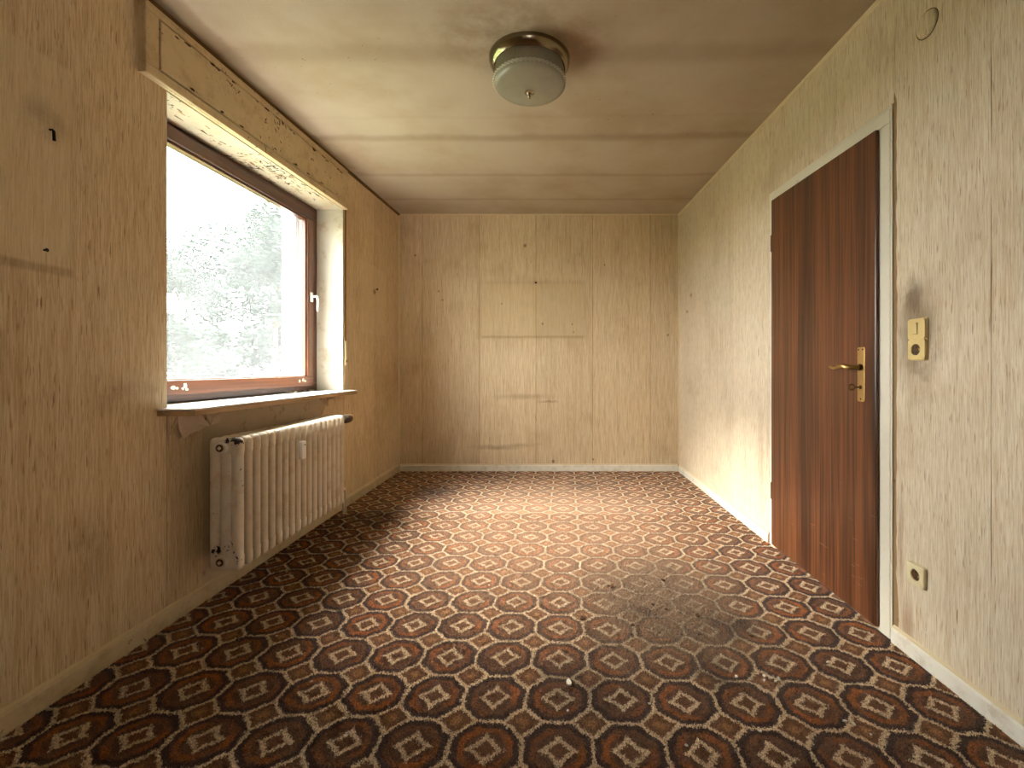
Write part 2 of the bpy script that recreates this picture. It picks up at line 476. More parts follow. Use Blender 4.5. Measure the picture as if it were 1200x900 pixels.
M['orange_cap'] = plain('valve_cap', srgb(206, 150, 96), 0.45, 0.3, 0.05)
M['rad'] = painted_mat('radiator_enamel', srgb(226, 214, 194), srgb(46, 34, 24), 0.80, 60, rough=0.36, dirt=srgb(186, 158, 118))
M['rad_end'] = painted_mat('radiator_end_enamel', srgb(226, 215, 196), srgb(40, 29, 20), 0.73, 60, rough=0.36, dirt=srgb(190, 160, 120),
        zones=((-1.385, 1.966, .752, .055, .30), (-1.342, 1.966, .735, .05, .24), (-1.338, 1.97, .62, .035, .16), (-1.338, 1.97, .55, .03, .16), (-1.40, 1.966, .27, .06, .13),
               (-1.345, 1.966, .215, .045, .17), (-1.45, 1.966, .255, .035, .2), (-1.485, 1.966, .55, .03, .24)))
M['pipe'] = plain('pipe_enamel', srgb(222, 208, 186), 0.4, 0.4, 0.06)
M['chip'] = plain('paint_chip', srgb(226, 218, 200), 0.7, 0.2, 0.08)
M['brown_chip'] = plain('dirt_crumb', srgb(70, 48, 30), 0.9, 0.1, 0.15)
M['lawn'] = plain('lawn', srgb(66, 76, 44), 0.95, 0.05, 0.25, 3)
M['bark'] = plain('bark', srgb(110, 100, 88), 0.9, 0.1, 0.2, 20)

def glass_mat():
    m = Mat('veiled_window_glass', 0.02)
    nt = m.nt
    tr = m.node('ShaderNodeBsdfTransparent'); tr.inputs[0].default_value = (0.97, 0.985, 0.98, 1)
    tl = m.node('ShaderNodeBsdfTranslucent'); tl.inputs[0].default_value = (0.92, 0.96, 0.98, 1)
    gl = m.node('ShaderNodeBsdfGlossy'); gl.inputs['Roughness'].default_value = 0.02
    veil = m.noise(5.0, 5, 0.7).step(0.3, 0.75) * 0.006 + 0.0125  # translucent share lays a pale haze of glare over the view
    a = m.node('ShaderNodeMixShader'); nt.links.new(veil.s, a.inputs[0])
    nt.links.new(tr.outputs[0], a.inputs[1]); nt.links.new(tl.outputs[0], a.inputs[2])
    lw_ = m.node('ShaderNodeLayerWeight')
    refl = E(nt, lw_.outputs['Facing']).pw(5.0) * 0.5 + 0.03
    b = m.node('ShaderNodeMixShader'); nt.links.new(refl.s, b.inputs[0])
    nt.links.new(a.outputs[0], b.inputs[1]); nt.links.new(gl.outputs[0], b.inputs[2])
    nt.links.new(b.outputs[0], m.out.inputs[0])
    return m.m
def lampglass_mat():
    m = Mat('frosted_lamp_glass', 0.22, 0.55)
    x, y, z = m.xyz()
    m.color(m.mul(srgb(190, 186, 162), 0.85 + m.noise(20, 3, 0.6) * 0.3))
    m.b.inputs['Transmission Weight'].default_value = 0.3
    tl = m.node('ShaderNodeBsdfTranslucent'); tl.inputs[0].default_value = (0.55, 0.54, 0.45, 1)
    mx = m.node('ShaderNodeMixShader'); mx.inputs[0].default_value = 0.25
    m.nt.links.new(m.b.outputs[0], mx.inputs[1]); m.nt.links.new(tl.outputs[0], mx.inputs[2])
    m.nt.links.new(mx.outputs[0], m.out.inputs[0])
    m.bump(m.noise((340, 340, 12), 2, 0.5), 0.25, 0.002)
    return m.m
def leaf_mat(name, c):
    m = Mat(name, 0.6, 0.2)
    m.color(m.mul(c, 0.7 + m.noise(1.2, 3, 0.6) * 0.6))
    tl = m.node('ShaderNodeBsdfTranslucent'); tl.inputs[0].default_value = (*c, 1)
    mx = m.node('ShaderNodeMixShader'); mx.inputs[0].default_value = 0.35
    m.nt.links.new(m.b.outputs[0], mx.inputs[1]); m.nt.links.new(tl.outputs[0], mx.inputs[2])
    m.nt.links.new(mx.outputs[0], m.out.inputs[0])
    return m.m
M['glass'] = glass_mat()
M['lamp_glass'] = lampglass_mat()
M['lamp_bead'] = plain('cut_glass_bead', srgb(205, 202, 182), 0.08, 0.9, 0.1, 40)
M['leaf_a'] = leaf_mat('grey_green_leaf', srgb(33, 44, 35))
M['leaf_b'] = leaf_mat('pale_green_leaf', srgb(38, 48, 36))

# ------------------------------------------------------------------ the setting
def struct(mb, name, mat, parent=None, **kw):
    o = mb.build(name, mat, parent, **kw)
    if parent is None: o['kind'] = 'structure'
    return o

def holed(f0, f1, outer, hole, through=True):
    """a slab between two faces with a four-cornered hole; f0/f1 map (u,z) to 3-D"""
    mb = MB()
    O0 = [f0(*p) for p in outer]; H0 = [f0(*p) for p in hole]
    O1 = [f1(*p) for p in outer]; H1 = [f1(*p) for p in hole]
    v = O0 + H0 + O1 + H1
    fs = []
    for i in range(4):
        j = (i + 1) % 4
        fs.append((i, j, 4 + j, 4 + i))
        fs.append((4 + i, 4 + j, 12 + j, 12 + i))
        fs.append((8 + i, 8 + j, 12 + j, 12 + i))
        fs.append((i, j, 8 + j, 8 + i))
    return mb.add(v, fs)

# floor
g = MB()
g.box((XL - .02, YF - .02, -0.10), (XR + .02, YB + .02, 0.0))
struct(g, 'floor', M['carpet'])
# ceiling slab following the sag
g = MB()
g.hexa([(XL, YF, zc(XL, YF)), (XR, YF, zc(XR, YF)), (XR, YB, zc(XR, YB)), (XL, YB, zc(XL, YB)),
        (XL, YF, 2.80), (XR, YF, 2.80), (XR, YB, 2.80), (XL, YB, 2.80)])
struct(g, 'ceiling', M['ceiling'])
# walls
WY0, WY1 = 1.865, 3.450        # window opening along the wall
WZ0, WZT0, WZT1 = 0.862, 2.190, 2.262
XW = -1.825
g = holed(lambda u, z: (XL, u, z), lambda u, z: (XW, u, z), [(YF - .2, -.1), (YB + .2, -.1), (YB + .2, 2.8), (YF - .2, 2.8)],
          [(WY0, WZ0), (WY1, WZ0), (WY1, WZT1), (WY0, WZT0)])
wall_left = struct(g, 'wall_left', M['grey_plaster'])
g = holed(lambda u, z: (XW - .002, u, z), lambda u, z: (XW - .115, u, z), [(YF - .2, -.6), (YB + .2, -.6), (YB + .2, 3.0), (YF - .2, 3.0)],
          [(WY0 + .12, WZ0 + .10), (3.29, WZ0 + .10), (3.29, WZT1 - .02), (WY0 + .12, WZT0 - .02)])
struct(g, 'wall_outer', M['render'])
DY0, DY1 = 1.765, 2.735        # door recess
g = MB()
outer = [(YF - .2, -.1), (YB + .2, -.1), (YB + .2, 2.8), (YF - .2, 2.8)]
hole = [(DY0, -.05), (DY1, -.05), (DY1, 2.085), (DY0, 2.055)]
v = [(XR, *p) for p in outer] + [(XR, *p) for p in hole] + [(XR + .3, *p) for p in outer] + [(XR + .10, *p) for p in hole]
fs = []
for i in range(4):
    j = (i + 1) % 4
    fs += [(i, j, 4 + j, 4 + i), (4 + i, 4 + j, 12 + j, 12 + i), (i, j, 8 + j, 8 + i)]
fs += [(8, 9, 10, 11), (12, 13, 14, 15)]
g.add(v, fs)
wall_right = struct(g, 'wall_right', M['plaster'])
g = MB(); g.box((XL, YB, -.1), (XR, YB + .2, 2.8))
wall_back = struct(g, 'wall_back', M['plaster'])
# wall behind the camera with a two-pane window
RW = (-0.32, 0.32, 1.35, 1.85)
g = holed(lambda u, z: (u, YF, z), lambda u, z: (u, YF - .25, z), [(XL, -.1), (XR, -.1), (XR, 2.8), (XL, 2.8)],
          [(RW[0], RW[2]), (RW[1], RW[2]), (RW[1], RW[3]), (RW[0], RW[3])])
struct(g, 'wall_front', M['paper_back'])

# wallpaper strips: thin sheets hung edge to edge on the walls
PT = 0.0012
def seam(u, z0, z1, n=26, amp=0.0011):
    return [(u + random.uniform(-amp, amp), z0 + (z1 - z0) * i / n) for i in range(n + 1)]
def strip(wall, side, u0, u1, z0, top, mat, left=None, right=None, toppts=None, gap=.0010):
    """sheet between u0 and u1; left/right are lists of (u,z) going up; top(u) is the height"""
    l = left or seam(u0 + gap, z0, top(u0)); r = right or seam(u1 - gap, z0, top(u1))
    poly = r + list(reversed(toppts or [])) + list(reversed(l))
    d = random.uniform(0, 0.0006)
    g = MB()
    if side == 'left': g.prism([(XL + .0003, u, z) for u, z in poly], (PT + d, 0, 0))
    elif side == 'right': g.prism([(XR - .0003, u, z) for u, z in poly], (-PT - d, 0, 0))
    else: g.prism([(u, YB - .0003, z) for u, z in poly], (0, -PT - d, 0))
    return g.build('wallpaper_strip', mat, wall)
Z0 = 0.06
bs = [XL + .001, -1.327, -0.742, -0.158, 0.426, 1.019, XR - .001]
for a, b in zip(bs, bs[1:]):
    strip(wall_back, 'back', a, b, Z0, lambda u: zc(u, YB) - .002, M['paper_back'], gap=.002)
tl = lambda u: zc(XL, u) - .002
tr_ = lambda u: zc(XR, u) - .002
ls = [YF + .002, -1.64, -1.05, -.47, .11, .69, 1.278, WY0]
for a, b in zip(ls, ls[1:]):
    strip(wall_left, 'left', a, b, Z0, tl, M['paper_left'])
# narrow torn strip between the window edge and the radiator
tear = [(1.868, .862), (1.876, .85), (1.885, .80), (1.90, .775), (1.915, .762), (1.93, .752), (1.945, .762), (1.96, .764), (1.985, .778), (2.01, .782), (2.03, .79), (2.045, .80)]
strip(wall_left, 'left', WY0, 2.06, Z0, lambda u: .80, M['paper_left'], left=seam(WY0 + .001, Z0, .855), right=seam(2.058, Z0, .79), toppts=tear[1:])
# far part below the sill with a ragged upper corner
tear2 = [(3.10, .70), (3.12, .735), (3.15, .75), (3.17, .80), (3.20, .785), (3.22, .83), (3.26, .84), (3.30, .855)]
strip(wall_left, 'left', 3.08, 3.465, Z0, lambda u: .86, M['paper_left'], left=seam(3.08, Z0, .66), right=seam(3.464, Z0, .861), toppts=tear2)
# the strip beside the window, whose seam gapes open low down
def gape(side):
    pts = []
    for i in range(41):
        z = Z0 + (tl(4.06) - Z0) * i / 40
        w = max(0.0, 1 - abs((z - 0.50) / 0.20)) * 0.020
        pts.append((4.06 + side * (w * (0.55 if side > 0 else 1.0) + .0012) + random.uniform(-.0006, .0006), z))
    return pts
strip(wall_left, 'left', 3.467, 4.06, Z0, tl, M['paper_left'], right=gape(-1), left=seam(3.468, Z0, tl(3.467)))
strip(wall_left, 'left', 4.06, 4.645, Z0, tl, M['paper_left'], left=gape(1))
strip(wall_left, 'left', 4.645, YB - .002, Z0, tl, M['paper_left'])
strip(wall_left, 'left', WY0, 3.467, WZT0 + .14, tl, M['paper_left'])
# right wall: near strips, above the door, far strips
rs = [YF + .002, -1.58, -.99, -.39, .20, .78, 1.366]
for a, b in zip(rs, rs[1:]):
    strip(wall_right, 'right', a, b, Z0, tr_, M['paper_right'])
e = seam(1.740, Z0, tr_(1.74), 60, .0035)
e = [(u + (.010 if z > 2.08 else 0) + (-.010 if z < .16 else 0) + (-.006 if .16 < z < .24 else 0), z) for u, z in e]
strip(wall_right, 'right', 1.366, 1.74, Z0, tr_, M['paper_right'], right=e)
fb = lambda u: 2.067 + .031 * (u - 1.758) + .004
for a, b in ((1.752, 2.11), (2.11, 2.71), (2.71, 2.752)):
    strip(wall_right, 'right', a, b, 2.1, tr_, M['paper_right'], left=seam(a + .001, fb(a), tr_(a)), right=seam(b - .001, fb(b), tr_(b)))
strip(wall_right, 'right', 2.752, 3.31, Z0, tr_, M['paper_right'])
strip(wall_right, 'right', 3.31, 3.91, Z0, tr_, M['paper_right'])
strip(wall_right, 'right', 3.91, 4.50, Z0, tr_, M['paper_right'])
strip(wall_right, 'right', 4.50, YB - .002, Z0, tr_, M['paper_right'])

# baseboards: board with a rounded top edge and a thin bead above
def baseboard(name, side, a, b, mat, h=.062, t=.013, bead=True):
    prof = [(0, 0), (t, 0), (t, h - .008), (t - .004, h - .002), (t - .008, h), (0, h)]
    def P(d, z, u):
        if side == 'left': return (XL + .002 + d, u, z)
        if side == 'right': return (XR - .002 - d, u, z)
        return (u, YB - .002 - d, z)
    g = MB()
    p0 = [P(d, z, a) for d, z in prof]
    off = Vector(P(0, 0, b)) - Vector(P(0, 0, a))
    g.prism(p0, off)
    o = struct(g, name, mat)
    if bead:
        q = MB().prism([P(d, z, a) for d, z in ((0, h + .0005), (.008, h + .0005), (.006, h + .008), (0, h + .011))], off)
        q.build('top_bead', M['bead'], o)
    return o
baseboard('baseboard_left', 'left', YF, YB - .016, M['base_dirty'], .066)
baseboard('baseboard_back', 'back', XL + .016, XR - .016, M['base_white'], .064)
baseboard('baseboard_right', 'right', YF, 1.752, M['base_white'], .056)
baseboard('baseboard_far_right', 'right', 2.752, YB - .016, M['base_white'], .056)

# thin beads in the corners and along the ceiling
def quarter(p, d, a, b, r, name, mat):
    """quarter-round bead along d from p, filling the corner between directions a and b"""
    a, b = Vector(a), Vector(b); p = Vector(p)
    poly = [p] + [p + r * (math.cos(t) * a + math.sin(t) * b) * 1.0 for t in [PI/2 * i / 5 for i in range(6)]]
    return struct(MB().prism(poly, d), name, mat, smooth=True)
quarter((XL + .002, YB - .002, .08), (0, 0, zc(XL, YB) - .085), (1, 0, 0), (0, -1, 0), .011, 'trim_1', M['bead'])
quarter((XR - .002, YB - .002, .08), (0, 0, zc(XR, YB) - .085), (-1, 0, 0), (0, -1, 0), .012, 'trim_2', M['bead'])
c0 = Vector((XR - .002, YF, zc(XR, YF) - .001)); c1 = Vector((XR - .002, YB, zc(XR, YB) - .001))
quarter(c0, c1 - c0, (-1, 0, 0), (0, 0, -1), .013, 'trim_3', M['bead'])
c0 = Vector((XL + .002, YF, zc(XL, YF) - .001)); c1 = Vector((XL + .002, YB, zc(XL, YB) - .001))
quarter(c0, c1 - c0, (1, 0, 0), (0, 0, -1), .016, 'trim_4', M['dark_edge'])  # dark bead painted in place of the shadow gap over the shutter box
c0 = Vector((XL + .01, YB - .002, zc(XL, YB) - .001)); c1 = Vector((XR - .01, YB - .002, zc(XR, YB) - .001))
quarter(c0, c1 - c0, (0, -1, 0), (0, 0, -1), .009, 'trim_5', M['bead'])

# ------------------------------------------------------------------ window in the left wall
XF, XS = -1.770, -1.745        # room faces of the fixed frame and of the sash
def ztop(y): return WZT0 + (WZT1 - WZT0) * (y - WY0) / (WY1 - WY0)
win = empty('window_1', (XF, 2.65, WZ0)); tag(win, kind='structure')
def bar(name, mat, x0, x1, y0, y1, zb0, zb1, zt0, zt1, parent, bevel=.003):
    """bar between y0 and y1; heights may differ at the two ends"""
    g = MB().hexa([(x0, y0, zb0), (x1, y0, zb0), (x1, y1, zb1), (x0, y1, zb1), (x0, y0, zt0), (x1, y0, zt0), (x1, y1, zt1), (x0, y1, zt1)])
    return g.build(name, mat, parent, bevel=bevel)
SIL = 0.888
fy0, fy1 = WY0 + .004, WY1 - .005
bar('frame_rail', M['frame_wood'], -1.822, XF, fy0, fy1, SIL + .001, SIL + .001, .945, .945, win)
bar('frame_rail', M['frame_wood'], -1.822, XF, fy0, fy1, ztop(fy0) - .085, ztop(fy1) - .085, ztop(fy0) - .011, ztop(fy1) - .011, win)
bar('frame_stile', M['frame_wood_up'], -1.822, XF, fy0, fy0 + .085, .946, .946, ztop(fy0) - .086, ztop(fy0 + .085) - .086, win)
bar('frame_stile', M['frame_wood_up'], -1.822, XF, fy1 - .085, fy1, .946, .946, ztop(fy1 - .085) - .086, ztop(fy1) - .086, win)
sy0, sy1 = 1.945, 3.352
st = lambda y: 2.165 + .026 * (y - 2.08)        # sash top
gt = lambda y: 2.088 + .026 * (y - 2.08)        # glass top
bar('sash_rail', M['sash_wood'], -1.80, XS, sy0, sy1, .926, .926, .995, .995, win, .005)
bar('sash_rail', M['frame_wood'], -1.80, XS, sy0, sy1, gt(sy0) + .012, gt(sy1) + .012, st(sy0), st(sy1), win, .005)  # top rail takes the shade-darkened frame tone
bar('glazing_bead', M['sash_wood'], -1.80, XS - .012, sy0 + .07, 3.275, gt(sy0), gt(3.28), gt(sy0) + .0115, gt(3.28) + .0115, win, .002)
bar('sash_stile', M['sash_wood_up'], -1.80, XS, sy0, sy0 + .075, .9955, .9955, gt(sy0), gt(sy0 + .075), win, .005)
bar('sash_stile', M['sash_wood_up'], -1.80, XS, 3.276, sy1, .9955, .9955, gt(3.276) + .0115, gt(sy1) + .0115, win, .005)
bar('glazing_bead', M['sash_wood_up'], -1.80, XS - .012, 3.262, 3.2755, .9955, .9955, gt(3.262) - .001, gt(3.275) - .001, win, .002)
bar('glazing_bead', M['aluminium'], -1.80, XS - .016, sy0 + .076, 3.2615, .9955, .9955, 1.0035, 1.0035, win, .002)
bar('glass_pane', M['glass'], -1.790, -1.785, sy0 + .0755, 3.2618, 1.004, 1.004, gt(sy0 + .0755) - .001, gt(3.2618) - .001, win, 0)
# handle: rosette and a downward lever
h = MB().box((XS, 3.300, 1.535), (XS + .012, 3.328, 1.605)).build('window_handle', M['white_plastic'], win, bevel=.005, seg=3, smooth=True)
h['label'] = 'white lever handle'
MB().tube([(XS + .008, 3.314, 1.575), (XS + .040, 3.314, 1.575), (XS + .050, 3.314, 1.568), (XS + .053, 3.314, 1.545), (XS + .050, 3.314, 1.47)],
          [.0085, .0085, .0095, .0095, .008], 10).build('handle_lever', M['white_plastic'], h, smooth=True)
# peeled sealant spots on the bottom rail
for (y, z, r) in ((2.108, .962, .013), (2.128, .958, .009), (2.175, .968, .015), (2.185, .950, .010), (2.162, .955, .008), (3.165, .965, .014), (3.21, .970, .015), (3.235, .962, .010)):
    n = random.randint(6, 8)
    ps = [(XS + .0002, y + r * random.uniform(.6, 1.5) * math.cos(2*PI*i/n), z + r * random.uniform(.5, 1.0) * math.sin(2*PI*i/n)) for i in range(n)]
    MB().prism(ps, (.0015, 0, 0)).build('peeling_flake', M['chip'], win)
# sill: pale top with a wooden front edge, overhanging the radiator
sp = [(-1.765, WY0 + .002), (-1.765, WY1 - .002), (XL - .0, WY1 - .002), (XL + .002, 3.505), (-1.487, 3.500), (-1.432, 1.835), (-1.447, 1.822), (XL + .002, 1.818), (XL + .002, WY0 + .002)]
sill = MB().prism([(x, y, .8805) for x, y in sp], (0, 0, SIL - .8805)).build('window_sill', M['sill'], win, bevel=.0015)
sill['label'] = 'pale window sill with a wooden underside'
MB().prism([(x, y, .8585 if x > XL - .01 else .8625) for x, y in sp[3:8]], (0, 0, .0217)).build('sill_edge', M['sill_edge'], sill, bevel=.002)
# reveals: plastered cheeks of the opening
MB().hexa([(XF + .001, WY1 - .0045, SIL + .001), (XL - .0005, WY1 - .0045, SIL + .001), (XL - .0005, WY1 - .0003, SIL + .001), (XF + .001, WY1 - .0003, SIL + .001),
           (XF + .001, WY1 - .0045, ztop(WY1) - .0115), (XL - .0005, WY1 - .0045, ztop(WY1) - .0115), (XL - .0005, WY1 - .0003, ztop(WY1) - .0115), (XF + .001, WY1 - .0003, ztop(WY1) - .0115)]
          ).build('reveal', M['reveal'], wall_left)
MB().hexa([(XF + .001, WY0 + .0003, SIL + .001), (XL - .0005, WY0 + .0003, SIL + .001), (XL - .0005, WY0 + .0035, SIL + .001), (XF + .001, WY0 + .0035, SIL + .001),
           (XF + .001, WY0 + .0003, ztop(WY0) - .0115), (XL - .0005, WY0 + .0003, ztop(WY0) - .0115), (XL - .0005, WY0 + .0035, ztop(WY0) - .0115), (XF + .001, WY0 + .0035, ztop(WY0) - .0115)]
          ).build('reveal', M['reveal'], wall_left)
# outside: shutter guide rail and metal ledge
MB().box((-1.862, 3.268, .995), (-1.829, 3.288, 2.2)).build('shutter_rail', M['rail'], win, bevel=.003)
MB().hexa([(-1.985, WY0 + .13, .967), (-1.824, WY0 + .13, .9785), (-1.824, 3.287, .9785), (-1.985, 3.287, .967),
           (-1.985, WY0 + .13, .970), (-1.824, WY0 + .13, .9825), (-1.824, 3.287, .9825), (-1.985, 3.287, .970)]).build('outer_ledge', M['aluminium'], win)

# two-pane window behind the camera
w2 = empty('window_2', (0, YF, RW[2])); tag(w2, kind='structure')
for x0, x1 in ((RW[0] + .002, RW[0] + .07), (-.025, .025), (RW[1] - .07, RW[1] - .002)):
    MB().box((x0, YF - .16, RW[2] + .07), (x1, YF - .10, RW[3] - .07)).build('frame_stile', M['frame_wood_up'], w2, bevel=.003)
for z0, z1 in ((RW[2] + .002, RW[2] + .0695), (RW[3] - .0695, RW[3] - .002)):
    MB().box((RW[0] + .002, YF - .16, z0), (RW[1] - .002, YF - .10, z1)).build('frame_rail', M['frame_wood'], w2, bevel=.003)
for x0, x1 in ((RW[0] + .0705, -.0255), (.0255, RW[1] - .0705)):
    MB().box((x0, YF - .133, RW[2] + .0705), (x1, YF - .127, RW[3] - .0705)).build('glass_pane', M['glass'], w2)

# ------------------------------------------------------------------ roller shutter box over the window
XB = XL + .0025
def btop(y): return zc(XL, y) - .030
def bbot(y): return WZT0 + .0455 * (y - WY0) - .006
by0, by1 = 1.735, 3.462
boxo = empty('roller_shutter_box', (XB, 2.6, 2.2))
tag(boxo, 'long cream roller shutter box with peeling paint above the window', 'shutter box')
def quad_slab(x0, x1, y0, y1, b0, b1, t0, t1):
    return MB().hexa([(x0, y0, b0), (x1, y0, b0), (x1, y1, b1), (x0, y1, b1), (x0, y0, t0), (x1, y0, t0), (x1, y1, t1), (x0, y1, t1)])
quad_slab(XB, XB + .016, by0, by1, bbot(by0), bbot(by1), btop(by0), btop(by1)).build('back_board', M['box'], boxo)
ly0, ly1 = 1.80, 3.39
lt = lambda y: btop(y) - .042
lb = lambda y: bbot(y) + .046
x0, x1 = XB + .0162, XB + .030
quad_slab(x0, x1, by0, by1, bbot(by0), bbot(by1), lb(by0) - .007, lb(by1) - .007).build('casing_rail', M['box'], boxo, bevel=.003)
quad_slab(x0, x1, by0, by1, lt(by0) + .007, lt(by1) + .007, btop(by0), btop(by1)).build('casing_rail', M['box'], boxo, bevel=.003)
quad_slab(x0, x1, by0, ly0 - .007, lb(by0) - .0065, lb(ly0) - .0065, lt(by0) + .0065, lt(ly0) + .0065).build('casing_stile', M['box'], boxo, bevel=.003)
quad_slab(x0, x1, ly1 + .007, by1, lb(ly1) - .0065, lb(by1) - .0065, lt(ly1) + .0065, lt(by1) + .0065).build('casing_stile', M['box'], boxo, bevel=.003)
quad_slab(x0, x1 + .003, ly0, ly1, lb(ly0), lb(ly1), lt(ly0), lt(ly1)).build('access_lid', M['box'], boxo, bevel=.003)
quad_slab(XF - .05, XL + .0015, WY0 + .001, WY1 - .001, ztop(WY0) - .0105, ztop(WY1) - .0105, ztop(WY0) - .001, ztop(WY1) - .001).build('soffit', M['soffit'], boxo)
# curled paint along the lid and the lower edge
def curl(mb_name, mat, p, u, w, n, L, W, lift, parent):
    """small curled flake: p base point, u along, w across, n away from the surface"""
    p, u, w, n = Vector(p), Vector(u).normalized(), Vector(w).normalized(), Vector(n).normalized()
    vs_, fs_ = [], []
    nu, nw = 4, 4
    jag = [random.uniform(.6, 1.25) for _ in range(nu + 1)]
    for i in range(nu + 1):
        for j in range(nw + 1):
            t = j / nw
            vs_.append(p + u * (L * (i / nu - .5)) + w * (W * jag[i] * (t - .25 * t * t)) + n * (lift * t * t + .0006))
    for i in range(nu):
        for j in range(nw):
            a = i * (nw + 1) + j
            fs_.append((a, a + 1, a + nw + 2, a + nw + 1))
    g = MB().add(vs_, fs_)
    o = g.build(mb_name, mat, parent, smooth=True)
    md = o.modifiers.new('thickness', 'SOLIDIFY'); md.thickness = .0006; md.offset = 0
    return o
for i in range(26):
    y = random.choice([random.uniform(1.85, 2.25), random.uniform(2.3, 3.35)])
    if i % 2: p = (x1 + .003, y, lt(y) - random.uniform(0, .012)); w = (0, 0, -1)
    else: p = (x1 + .003, y, lb(y) + random.uniform(0, .01)); w = (0, 0, 1)
    curl('paint_curl', M['box'], p, (0, 1, .045), w, (1, 0, 0), random.uniform(.01, .035), random.uniform(.006, .016), random.uniform(.003, .009), boxo)
for i in range(22):
    y = random.uniform(2.3, 3.3)
    curl('paint_curl', M['soffit'], (random.uniform(-1.70, -1.59), y, ztop(y) - .0108), (random.uniform(-.4, .4), 1, .045), (random.choice((-1, 1)), 0, 0), (0, 0, -1),
         random.uniform(.015, .05), random.uniform(.008, .02), random.uniform(.003, .010), boxo)
def bare(name, mat, parent, P, L, W, th):
    """irregular spot where the paint is gone; P(a,b) maps plane offsets to 3-D, th is the thin edge vector"""
    n = random.randint(8, 12)
    ps = []
    for i in range(n):
        a = 2 * PI * i / n; k = random.uniform(.45, 1.1)
        ps.append(P(L * k * math.cos(a), W * k * math.sin(a)))
    return MB().prism(ps, th).build(name, mat, parent)
XLID = x1 + .0031
for i in range(34):
    up = i % 3 != 0
    y = random.uniform(2.35, 3.36) if i % 4 else random.uniform(1.86, 2.3)
    z = lt(y) - random.uniform(.002, .018) if up else lb(y) + random.uniform(.002, .014)
    bare('bare_patch', M['bare_wood'], boxo, lambda a, b, y=y, z=z: (XLID, y + a, z + b + .045 * a), random.uniform(.008, .034), random.uniform(.003, .008), (.0006, 0, 0))
for i in range(20):
    y = random.uniform(2.5, 3.35) if i % 4 else random.uniform(1.95, 2.5)
    x = random.uniform(-1.61, -1.585) if i % 2 else random.uniform(-1.70, -1.62)
    bare('bare_patch', M['bare_wood'] if i % 3 else M['rust_stain'], boxo, lambda a, b, x=x, y=y: (x + b, y + a, ztop(y) + .0454 * a - .0106), random.uniform(.015, .05), random.uniform(.002, .006), (0, 0, -.0006))
# strap and winder beside the window
strap = empty('shutter_strap', (XL, 3.481, 1.08))
tag(strap, 'narrow brown roller shutter strap with cream winder beside the window', 'strap')
MB().box((XL + .003, 3.470, 1.262), (XL + .0055, 3.489, bbot(3.46) + .02)).build('strap', M['strap'], strap)
w_ = MB().box((XL + .003, 3.468, 1.075), (XL + .012, 3.497, 1.2615)).build('winder_plate', M['bakelite_light'], strap, bevel=.004, seg=3, smooth=True)
MB().box((XL + .0121, 3.476, 1.10), (XL + .0135, 3.488, 1.118)).build('screw_slot', M['black'], w_)

# ------------------------------------------------------------------ radiator
RX, RT = -1.4125, 0.0725
RZ0, RZ1 = 0.172, 0.750
NSEC, PITCH, RY0 = 18, 0.0565, 1.991
def section_mb(cy, hy=.0205, rc=.026, re=.020, end=False):
    zs = [0, .002, .005, .009, .014, .020, .03, .042, .052, .060, .066, .072, .08, .1]
    H = RZ1 - RZ0
    zz = zs + [H / 2] + [H - z for z in reversed(zs)]
    nx = 36
    vs_, fs_ = [], []
    def height(x, z, sgn):
        dz = min(z, H - z)
        inset = rc - math.sqrt(max(0, rc*rc - (rc - dz)**2)) if dz < rc else 0
        ext = RT - inset
        X = x * ext
        d = min(ext - abs(X), dz if dz < re else 9)
        edge = math.sqrt(max(0, 1 - ((re - d) / re) ** 2)) if d < re else 1.0
        lobe = abs(math.sin(1.5 * PI * (X / RT + 1))) ** .55
        k = max(0.0, min(1.0, (dz - .060) / .014)); k = k * k * (3 - 2 * k)
        fl = 1 - k * (.55 * (1 - lobe) if end and sgn < 0 else .36 + .52 * (1 - lobe))
        head = 1 - (1 - k) * (.10 if end and sgn < 0 else .24)
        return X, hy * edge * fl * head
    for sgn in (-1, 1):
        base = len(vs_)
        for z in zz:
            for i in range(nx + 1):
                t = i / nx * 2 - 1
                t = math.copysign(1 - (1 - abs(t)) ** 1.25, t)
                X, h_ = height(t, z, sgn)
                vs_.append((RX + X, cy + sgn * h_, RZ0 + z))
        for j in range(len(zz) - 1):
            for i in range(nx):
                a = base + j * (nx + 1) + i
                fs_.append((a, a + 1, a + nx + 2, a + nx + 1))
    return MB().add(vs_, fs_)
rad = empty('radiator', (RX, 2.47, 0))
tag(rad, 'cream ribbed column radiator with chipped enamel under the window', 'radiator')
s0 = section_mb(RY0, end=True).build('section', M['rad_end'], rad, smooth=50)
s0['label'] = 'end section with chipped black paint spots'
s1 = section_mb(RY0 + PITCH).build('section', M['rad'], rad, smooth=50)
for i in range(2, NSEC):
    c = s1.copy(); col.objects.link(c); c.parent = rad
    c.matrix_parent_inverse = s1.matrix_parent_inverse.copy()
    c.location = (0, PITCH * (i - 1), 0)
yend = RY0 + PITCH * (NSEC - 1)
for z in (.708, .216):
    MB().lathe([(.0185, RY0), (.0185, yend)], (RX, 0, z), 'y', 18).build('header_pipe', M['pipe'], rad, smooth=True)
